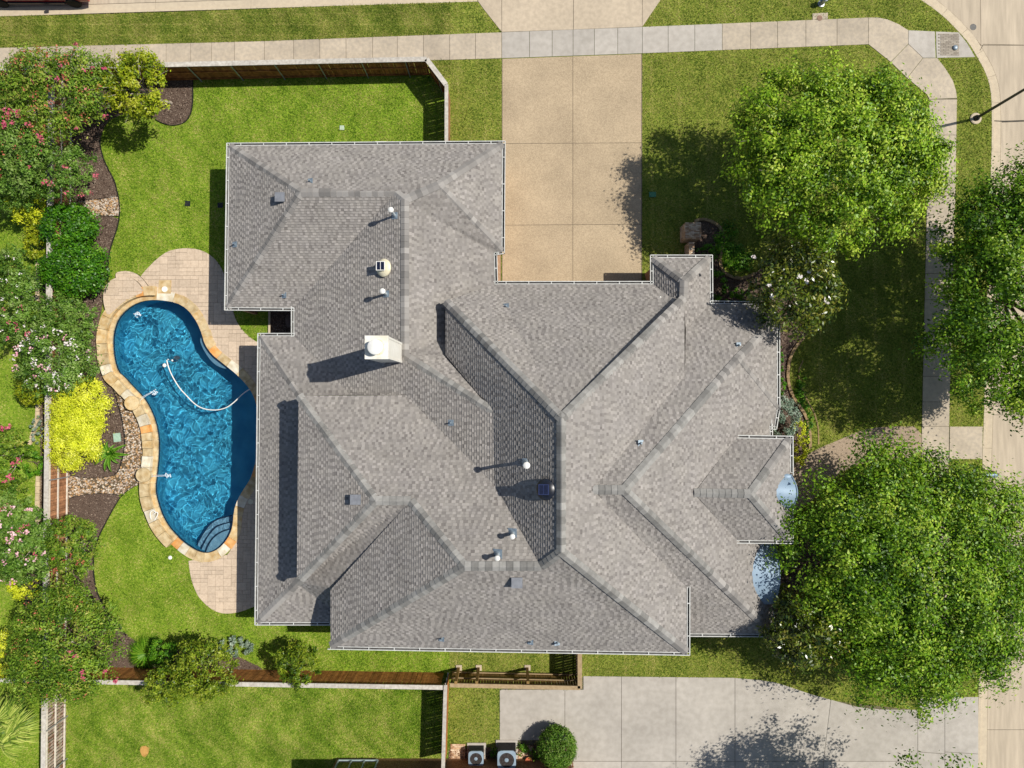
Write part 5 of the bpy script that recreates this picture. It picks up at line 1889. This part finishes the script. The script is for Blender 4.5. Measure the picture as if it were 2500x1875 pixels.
# the big oaks at the front
OK = dict(irr=.75, cl=.105, shell=.38, flat=.75, spray=1.1, up=.34, zmin=-.15, tsp=.2, aspect=.55)
tree('oak_tree', 'big bright green oak in the front corner lawn beside the driveway shadow', 'tree', (2040, 383), (264, 214), 5.6, 2.6, L_oak, .17, 1050, 480, base=(1975, 470), r0=.2, limbs=8, tw=70, tonebase=.55, seed=3, **OK)
tree('oak_tree', 'oak on the verge at the right edge, overhanging the upper part of the street', 'tree', (2525, 710), (250, 326), 5.8, 2.8, L_oak2, .17, 1050, 500, base=(2365, 760), r0=.2, limbs=8, tw=60, tonebase=.42, seed=4, **OK)
tree('oak_tree', 'widest oak, covering the front walk and hiding the lower right verge', 'tree', (2226, 1400), (278, 322), 4.6, 2.5, L_oak2, .17, 1100, 620, base=(2120, 1340), r0=.22, limbs=9, tw=80, tonebase=.5, seed=8, **OK)
tree('oak_tree', 'oak beyond the lower edge whose twig tips and shadow fall on the neighbour driveway', 'tree', (2200, 2100), (262, 225), 6.0, 2.6, L_oak, .165, 640, 380, base=(2120, 1990), r0=.2, limbs=8, tw=50, seed=6, **OK)
# magnolias
MG = dict(cl=.15, shell=.55, flat=.8, spray=.4, up=.3, aspect=.42, tsp=.22, zmin=-.3)
t, c, r = tree('magnolia_tree', 'glossy magnolia with white blooms at the upper front corner of the roof', 'tree', (1942, 700), (104, 112), 4.3, 2.0, L_mag, .21, 760, 200, base=(1880, 690), r0=.12, tw=10, seed=9, **MG)
blooms(t, c, r, 7, L_white, .10, 'blossoms', [(1952, 674), (1968, 684), (1840, 627), (1887, 723), (2016, 733), (1878, 697), (1976, 664)], 10, .07)
tree('magnolia_tree', 'glossy magnolia without blooms at the lower front corner of the roof', 'tree', (1965, 1530), (96, 92), 4.0, 2.0, L_mag, .21, 760, 170, base=(1925, 1490), r0=.12, tw=8, seed=10, **MG)
# crape myrtles and others at the left
CM = dict(cl=.13, shell=.5, flat=.75, spray=.7, up=.38, aspect=.45, tsp=.2, zmin=-.25)
t, c, r = tree('crape_myrtle', 'largest crape myrtle with scattered deep pink blooms in the upper left corner', 'tree', (135, 232), (128, 118), 3.8, 1.7, L_crape, .15, 700, 150, base=(190, 260), r0=.08, bark=M_palebark, tw=60, seed=21, tonebase=.5, **CM)
blooms(t, c, r, 22, L_pink, .16, 'flowers', [(90, 172), (120, 188), (118, 187), (158, 212), (163, 212), (205, 170), (208, 218), (225, 166), (183, 108), (186, 112), (253, 283), (258, 286), (78, 196), (148, 160), (252, 168), (140, 190), (184, 312), (45, 130), (120, 95), (152, 103)], 12, .055)
blooms(t, c, r, 80, L_rust, .24, 'seed_heads', None, 10, .05)
t, c, r = tree('crape_myrtle', 'crape myrtle with clustered rose blooms at the left edge under the largest one', 'tree', (28, 352), (100, 108), 3.6, 1.6, L_crapeg, .15, 680, 110, base=(60, 380), r0=.07, bark=M_palebark, tw=16, seed=22, tonebase=.5, **CM)
blooms(t, c, r, 20, L_pink, .2, 'flowers', [(12, 270), (18, 282), (10, 300), (42, 272), (46, 280), (8, 308), (24, 268), (92, 330), (100, 338), (104, 342), (30, 300), (68, 304)], 14, .06)
blooms(t, c, r, 30, L_rust, .2, 'seed_heads', None, 10, .05)
t, c, r = tree('crape_myrtle', 'crape myrtle with rose blooms spilling over the top end of the rear fence', 'tree', (112, 418), (128, 66), 3.1, 1.3, L_crapeg, .14, 720, 110, base=(150, 440), r0=.07, bark=M_palebark, tw=10, seed=23, tonebase=.45, **CM)
blooms(t, c, r, 20, L_pink, .18, 'flowers', [(65, 402), (70, 406), (105, 447), (112, 442), (126, 451), (237, 430), (232, 425), (162, 470), (200, 477), (222, 472), (127, 445), (95, 366), (98, 370), (156, 406)], 13, .055)
t, c, r = tree('privet_tree', 'leaning yellow-green small tree over the upper bed beside the pink crape myrtle', 'tree', (330, 212), (76, 92), 3.2, 1.4, L_yg, .17, 560, 70, base=(418, 252), r0=.08, bark=M_palebark, tw=24, seed=24, **CM)
tree('shrub', 'dark green bushy tree at the left edge above the yellow shrub', 'shrub', (30, 455), (75, 62), 2.6, 1.2, L_crapeg, .15, 600, 60, seed=25, limbs=3, r0=.05, **CM)
SH = dict(cl=.17, shell=.84, flat=.9, irr=.6, spray=.2, up=.35, aspect=.55, tsp=.16, zmin=-.2)
tree('golden_shrub', 'yellow-green shrub against the top of the rear fence on the neighbour side', 'shrub', (72, 500), (42, 46), 1.3, 1.0, L_yell, .12, 1100, 50, r0=.04, limbs=3, seed=26, tonebase=.25, **SH)
tree('golden_shrub', 'upper of the two small olive-gold shrubs beside the rear fence', 'shrub', (92, 558), (24, 30), .8, .6, L_yg, .12, 1100, 26, r0=.03, limbs=3, seed=27, tonebase=.6, **SH)
tree('golden_shrub', 'lower of the two small olive-gold shrubs beside the rear fence', 'shrub', (90, 602), (26, 32), .8, .6, L_yg, .12, 1100, 26, r0=.03, limbs=3, seed=28, tonebase=.45, **SH)
tree('laurel_shrub', 'rounded glossy dark green shrub, upper of the pair inside the rear fence', 'shrub', (172, 556), (62, 52), 1.3, 1.2, L_laurel, .14, 2200, 260, r0=.05, limbs=4, seed=29, **SH)
tree('laurel_shrub', 'wider glossy dark green shrub, lower of the pair beside the raised terraces', 'shrub', (184, 660), (74, 60), 1.3, 1.2, L_laurel, .14, 2200, 320, r0=.05, limbs=4, seed=30, **SH)
t, c, r = tree('crape_myrtle', 'shrub-like crape myrtle dotted with white and magenta blooms behind the rear fence', 'tree', (38, 735), (62, 118), 2.4, 1.3, L_crapeg, .15, 760, 110, r0=.06, bark=M_palebark, seed=31, **CM)
blooms(t, c, r, 40, L_white, .10, 'flowers', None, 5, .04)
blooms(t, c, r, 12, L_pink, .16, 'blooms', [(23, 720), (8, 753), (20, 788), (38, 792), (40, 805), (65, 815), (20, 826), (52, 748)], 10, .05)
tree('shrub', 'plain mid-green shrub just above the white-flowered one at the rear fence', 'shrub', (160, 775), (68, 56), 1.9, 1.1, L_crapeg, .15, 820, 90, r0=.05, limbs=4, seed=32, tonebase=.4, **CM)
t, c, r = tree('crape_myrtle', 'crape myrtle full of white blooms beside the pool wall', 'tree', (140, 875), (100, 84), 2.5, 1.3, L_crapeg, .15, 780, 120, r0=.06, bark=M_palebark, seed=33, tonebase=.5, **CM)
blooms(t, c, r, 40, L_white, .15, 'flowers', None, 9, .05)
blooms(t, c, r, 18, L_lpink, .15, 'blooms', None, 9, .05)
tree('golden_shrub', 'olive-gold shrub half hidden under the white crape myrtle at the fence', 'shrub', (82, 950), (36, 36), 1.0, .8, L_yg, .13, 1000, 40, r0=.03, limbs=3, seed=34, tonebase=.55, **SH)
tree('golden_shrub', 'large bright golden yellow shrub beside the pool wall and agave', 'shrub', (190, 1036), (92, 106), 1.5, 1.2, L_yell, .13, 2600, 300, r0=.05, limbs=5, seed=35, tonebase=.5, lobes=[((.05, .40, 0), .68), ((-.12, -.42, -.05), .60), ((-.05, .05, 0), .62)], irr=.4, cl=.12, shell=.86, flat=1.0, spray=.4, up=.4, aspect=.35, tsp=.16, zmin=-.3)
t, c, r = tree('crape_myrtle', 'low crape myrtle with magenta blooms at the left edge beside the stone border', 'tree', (22, 1115), (50, 90), 2.0, 1.1, L_crape, .14, 760, 80, r0=.05, bark=M_palebark, seed=36, **CM)
blooms(t, c, r, 16, L_pink, .18, 'flowers', [(4, 1046), (20, 1043), (30, 1132), (42, 1127), (45, 1124), (22, 1165), (24, 1160), (12, 1175), (28, 1168)], 12, .06)
tree('shrub', 'small bright green mounded shrub behind the rear fence under the magenta crape myrtle', 'shrub', (78, 1130), (28, 36), .6, .5, L_groundc, .11, 1300, 30, r0=.03, limbs=2, seed=37, **SH)
tree('shrub', 'silvery sage clump beside the rear fence near the golden shrub', 'shrub', (92, 1050), (14, 34), .4, .35, L_jun, .10, 900, 18, r0=.02, limbs=2, seed=38, **SH)
t, c, r = tree('crape_myrtle', 'crape myrtle with pale pink blooms over the middle of the rear fence', 'tree', (48, 1318), (80, 108), 2.6, 1.3, L_crapeg, .15, 760, 120, r0=.06, bark=M_palebark, seed=39, **CM)
blooms(t, c, r, 34, L_lpink, .15, 'flowers', None, 9, .055)
blooms(t, c, r, 12, L_pink, .15, 'blooms', None, 9, .05)
t, c, r = tree('crape_myrtle', 'green crape myrtle with rusty tips in the bed left of the lower lawn', 'tree', (178, 1335), (62, 76), 2.2, 1.2, L_crape, .14, 720, 80, r0=.05, bark=M_palebark, seed=40, **CM)
blooms(t, c, r, 18, L_rust, .16, 'seed_heads', None, 9, .05)
t, c, r = tree('crape_myrtle', 'widest lower left crape myrtle with a few pink blooms over the fence corner', 'tree', (156, 1572), (124, 150), 3.2, 1.6, L_crape, .15, 760, 220, base=(200, 1570), r0=.08, bark=M_palebark, seed=41, tonebase=.42, **CM)
blooms(t, c, r, 14, L_pink, .15, 'flowers', [(172, 1592), (184, 1600), (182, 1605), (154, 1606), (162, 1603), (200, 1641), (199, 1656), (256, 1639), (283, 1662), (282, 1664)], 14, .06)
blooms(t, c, r, 34, L_rust, .2, 'seed_heads', None, 8, .045)
tree('golden_shrub', 'bright yellow shrub at the left edge beside the widest lower crape myrtle', 'shrub', (4, 1598), (46, 54), 1.5, 1.1, L_yell, .10, 1600, 60, r0=.04, limbs=3, seed=42, tonebase=.55, **SH)
tree('golden_shrub', 'small golden shrub above the widest lower left crape myrtle', 'shrub', (62, 1432), (36, 28), 1.0, .7, L_yell, .10, 1500, 40, r0=.03, limbs=3, seed=43, tonebase=.35, **SH)
# lower bed
tree('shrub', 'round bright green shrub between the grass clump and the waxleaf trees', 'shrub', (398, 1592), (34, 30), .9, .6, L_groundc, .10, 1600, 40, r0=.03, limbs=3, seed=44, tonebase=.4, **SH)
tree('waxleaf_tree', 'waxleaf tree over the lower fence, left of its twin', 'tree', (410, 1668), (56, 48), 2.3, 1.2, L_wax, .15, 700, 60, r0=.05, base=(430, 1630), seed=45, **CM)
tree('waxleaf_tree', 'larger waxleaf tree over the lower fence reaching up to the lawn', 'tree', (500, 1632), (72, 82), 2.4, 1.4, L_wax, .15, 700, 90, r0=.06, base=(480, 1620), seed=46, **CM)
tree('waxleaf_tree', 'small dark waxleaf shrub leaning over the fence below the house corner', 'tree', (728, 1620), (54, 50), 1.9, 1.0, L_wax, .15, 760, 55, r0=.05, base=(715, 1600), seed=47, tonebase=.3, **CM)
tree('shrub', 'grey-green low sprawling plant beside the larger waxleaf tree', 'shrub', (570, 1580), (42, 24), .25, .2, L_jun, .13, 700, 24, r0=.02, limbs=2, seed=48, **SH)
tree('round_shrub', 'clipped round ball shrub beside the neighbour driveway', 'shrub', (1360, 1824), (44, 46), 1.0, .95, L_ball, .085, 7500, 900, r0=.04, limbs=0, seed=49, cl=.11, shell=.90, flat=1.0, up=.3, aspect=.5, zmin=-.7, irr=0.0)
tree('juniper', 'silvery blue-green juniper at the front bed beside the golden shrub', 'shrub', (1912, 1020), (36, 50), .7, .5, L_jun, .13, 1100, 60, r0=.03, limbs=3, seed=50, **SH)
tree('golden_shrub', 'golden shrub in the front bed beside the silvery juniper', 'shrub', (1948, 1082), (24, 52), .8, .65, L_yell, .10, 1500, 50, r0=.03, limbs=3, seed=51, tonebase=.35, **SH)
for i, (q, rr, l_) in enumerate((((1722, 622), (24, 26), 'low dark green shrub just right of the brick pier wall'), ((1745, 700), (26, 40), 'dark green shrub in the corner between the porch roof and the magnolia'),
                              ((1800, 730), (30, 24), 'shaded green shrub under the magnolia beside the upper gutter'), ((1898, 880), (12, 40), 'narrow green plant along the front wall in the bed'),
                              ((1902, 940), (12, 28), 'small green plant between the front gutter and the bed border'), ((1965, 1075), (10, 26), 'small leafy plant at the end of the front bed border'))):
    tree('shrub', l_, 'shrub', q, rr, .55, .42, L_groundc, .12, 1000, 26, r0=.02, limbs=2, seed=60 + i, tonebase=.3, **SH)
t = foliage  # ground cover in front
gc = [((1775, 600), (34, 60)), ((1800, 640), (38, 30)), ((1955, 960), (14, 50)), ((1975, 1020), (12, 40))]
gcr = empty('ground_cover', P(1800, 620), 'bright green leafy ground cover on both sides of the front bed borders', 'ground cover')
gcr['kind'] = 'stuff'
for i, (q, rr) in enumerate(gc):
    c = P(q[0], q[1], .06)
    foliage('ground_cover_leaves', gcr, c, (rr[0] / 42, rr[1] / 42, .12), int(3.14 * rr[0] * rr[1] / 42 ** 2 * 500), .13, L_groundc, clumps=30, cl=.35, shell=.2, up=.6, zmin=0, seed=80 + i, kind='stuff')

# agave beside the rock bed
ag = empty('agave', P(270, 1105), 'spiky bright green agave between the golden shrub and the rocks', 'agave')
base = P(272, 1106, .12)
tips = [(232, 1136), (258, 1152), (274, 1153), (292, 1132), (318, 1110), (310, 1085), (290, 1092), (264, 1076), (245, 1088), (238, 1102), (229, 1114), (300, 1120), (282, 1085), (252, 1080)]
for i, q in enumerate(tips):
    e = P(q[0], q[1], .30)
    d = (e - base)
    d.z = 0
    L_ = d.length
    d.normalize()
    s_ = Vector((-d.y, d.x, 0))
    vs, fs, tn = [], [], []
    for k, (f, wd, hh) in enumerate(((.05, .05, .0), (.3, .095, .26), (.6, .085, .36), (.85, .045, .30), (1.0, .004, .16))):
        p = base + d * L_ * f + Vector((0, 0, hh))
        vs += [p - s_ * wd + Vector((0, 0, .03)), p, p + s_ * wd + Vector((0, 0, .03))]
        tn += [1, .1, 1]
    for k in range(4):
        fs += [(3 * k, 3 * k + 1, 3 * k + 4, 3 * k + 3), (3 * k + 1, 3 * k + 2, 3 * k + 5, 3 * k + 4)]
    m_ = MB().add(vs, fs)
    m_.t = tn
    m_.build('leaf', L_agave, ag, tone=True)
MB().lathe(base, [(.09, .0), (.11, .25), (.06, .42), (.01, .5)], 8).build('heart', L_agave, ag)

# strap-leaf grass clump and the palm
def strap(root, name, c, n_, ln, wd, m, z0=.1, arch=.5, az0=0, az1=6.283, kind=None):
    Vv, T = [], []
    for i in range(n_):
        a = random.uniform(az0, az1)
        l_ = ln * random.uniform(.65, 1.1)
        d = Vector((math.cos(a), math.sin(a), 0))
        s_ = Vector((-d.y, d.x, 0)) * wd
        el = random.uniform(.3, 1.0)
        pts = [Vector(c) + Vector((0, 0, z0)) + d * l_ * f + Vector((0, 0, l_ * el * (f - f * f * 1.05))) for f in (0, .33, .66, 1)]
        tn = random.random()
        for k in range(3):
            w0, w1 = (1, .9, .6, .05)[k], (1, .9, .6, .05)[k + 1]
            Vv += [pts[k] - s_ * w0, pts[k] + s_ * w0, pts[k + 1] + s_ * w1, pts[k + 1] - s_ * w1]
            T.append(tn)
    o_ = bulk(name, np.array([tuple(v) for v in Vv]), 4, np.array(T), m, root)
    if kind:
        o_['kind'] = kind
    return o_


t = empty('grass_clump', P(352, 1590), 'arching strap-leaf grass clump beside the lower crape myrtle', 'ornamental grass')
strap(t, 'blades', P(360, 1594), 520, 1.15, .02, L_groundc, kind='stuff')
t = empty('palm', P(-5, 1790), 'fan palm at the lower left edge with light yellow-green fronds', 'palm')
MB().tube([P(-8, 1790), P(-8, 1790) + Vector((0, 0, 1.5))], [.22, .17], 10).build('trunk', M_bark, t)
pc = P(-8, 1790) + Vector((0, 0, 1.6))
for i, (q, sp, ln) in enumerate((((35, 1738), 1.0, 1.1), ((62, 1768), .9, 1.15), ((55, 1792), .8, 1.1), ((30, 1810), .9, 1.1), ((5, 1838), 1.0, 1.1), ((-5, 1740), 1.1, 1.1), ((-40, 1800), 1.1, 1.1), ((20, 1778), .9, .8))):
    e = P(q[0] * .62 - 2, (q[1] - 1790) * .62 + 1790, 2.4)
    az = math.atan2(e.y - pc.y, e.x - pc.x)
    fr = strap(t, 'frond', e, 64, ln * 1.2, .038, L_palm, z0=0, az0=az - sp, az1=az + sp)
    MB().tube([pc, pc.lerp(e, .5) + Vector((0, 0, .2)), e], .02, 5).build('stalk', L_palm, fr)
for i, (q, rr) in enumerate((((1300, 1838), 18), ((1275, 1826), 14), ((1210, 1832), 12))):
    c = P(*q)
    t_ = empty('bedding_plant', c, ('small leafy plant between the ball shrub and the flower pot', 'small leafy plant just right of the larger condenser', 'small leafy plant between the two condensers')[i], 'plant')
    foliage('leaves', t_, (c.x, c.y, .2), (rr / 42, rr / 42, .2), 160, .12, L_groundc, clumps=12, cl=.4, seed=90 + i)

# dry leaves under the front shrubs
A = []
for pts in (beds[6],):
    xs_, ys_ = [q[0] for q in pts], [q[1] for q in pts]
    X, Y = rng.uniform(min(xs_), max(xs_), 2600), rng.uniform(min(ys_), max(ys_), 2600)
    o = inpoly(X, Y, pts)
    A.append(np.stack([X[o], Y[o], rng.uniform(.04, .09, o.sum())], 1))
A = np.concatenate(A)
k = len(A)
th_ = rng.uniform(0, 6.28, k)
aa = np.stack([np.cos(th_), np.sin(th_), rng.uniform(-.3, .3, k)], 1) * .06
bb = np.stack([-np.sin(th_), np.cos(th_), rng.uniform(-.3, .3, k)], 1) * .035
tag(bulk('fallen_leaves', np.stack([A - aa, A - bb, A + aa, A + bb], 1).reshape(-1, 3), 4, rng.random(k), L_dead), kind='stuff')

# ================================================================== GRASS
def grass(name, region, n_, m, seed, ln=(.06, .13), holes=EXC, stripe=None):
    g = np.random.default_rng(seed)
    x0, x1_, y0, y1_ = region
    X, Y = g.uniform(x0, x1_, n_), g.uniform(y0, y1_, n_)
    bad = np.zeros(n_, bool)
    for h in holes:
        hx, hy = [p[0] for p in h], [p[1] for p in h]
        bb_ = (X > min(hx)) & (X < max(hx)) & (Y > min(hy)) & (Y < max(hy)) & ~bad
        ii = np.nonzero(bb_)[0]
        if len(ii):
            bad[ii[inpoly(X[ii], Y[ii], h)]] = True
    # never beyond the kerbs
    bad |= ~inpoly(X, Y, fr_in)
    X, Y = X[~bad], Y[~bad]
    k = len(X)
    a = g.uniform(0, 6.283, k)
    l_ = g.uniform(ln[0], ln[1], k)
    el = g.uniform(.15, 1.1, k)
    tip = np.stack([X + np.cos(a) * np.cos(el) * l_, Y + np.sin(a) * np.cos(el) * l_, np.sin(el) * l_ * .8 + .01], 1)
    wd = g.uniform(.012, .028, k)
    s1 = np.stack([X - np.sin(a) * wd, Y + np.cos(a) * wd, np.full(k, .0)], 1)
    s2 = np.stack([X + np.sin(a) * wd, Y - np.cos(a) * wd, np.full(k, .0)], 1)
    Vv = np.stack([s1, s2, tip], 1).reshape(-1, 3)
    patch = .5 + .22 * np.sin(X * 1.7 + 2 * np.sin(Y * .9)) * np.sin(Y * 1.3 + 1.5 * np.sin(X * .7)) + .12 * np.sin(X * 5.1 + Y * 3.3 + 2 * np.sin(Y * 2.2))
    if stripe:
        q_ = (Y if stripe[0] else X) / stripe[1]
        patch = patch + .30 * ((q_ % 1) < .10) - .05 * ((q_ * .5 % 1) < .5)
    patch2 = .10 * np.sin(X * 11.3 + 3 * np.sin(Y * 7.7)) * np.sin(Y * 9.1 + 2 * np.sin(X * 6.3))
    tone = np.clip(patch + patch2 + g.normal(0, .27, k), 0, 1)
    o_ = bulk(name, Vv, 3, tone, m)
    o_['kind'] = 'stuff'
    return o_


fr_in = [(-60, kN_w[0][1])] + kN_w + [P2(1225, 79), P2(1570, 64), P2(1612, -10), arc_w[0]] + arc_w[1:] + [(arc_w[-1][0], -60), (-60, -60)]
LY0, LY1 = P(0, 1900).y, P(0, -20).y
grass('grass', (-31, FX, LY0, FYN), 60000, M_grassB, 1)
grass('grass', (FX, fS1[0], fS1[1], fN1[1]), 330000, M_grassB, 2, holes=EXC + [[fN1, fN2, (10, fN2[1]), (10, 40), fN1]])
grass('grass', (FX, fS1[0], LY0, fS1[1]), 120000, M_grassB, 3)
grass('grass', (-31, fS1[0], fN1[1] - .2, LY1), 130000, M_grassF, 4, stripe=(1, .62), holes=EXC + [[(-60, fN0[1] + (fN1[1] - fN0[1]) * (-60 - fN0[0]) / (fN1[0] - fN0[0])), fN1, fN2, (fN2[0], 10), (-60, 10)]])
grass('grass', (fS1[0], 29, LY0, LY1), 520000, M_grassF, 5, stripe=(0, 1.62))
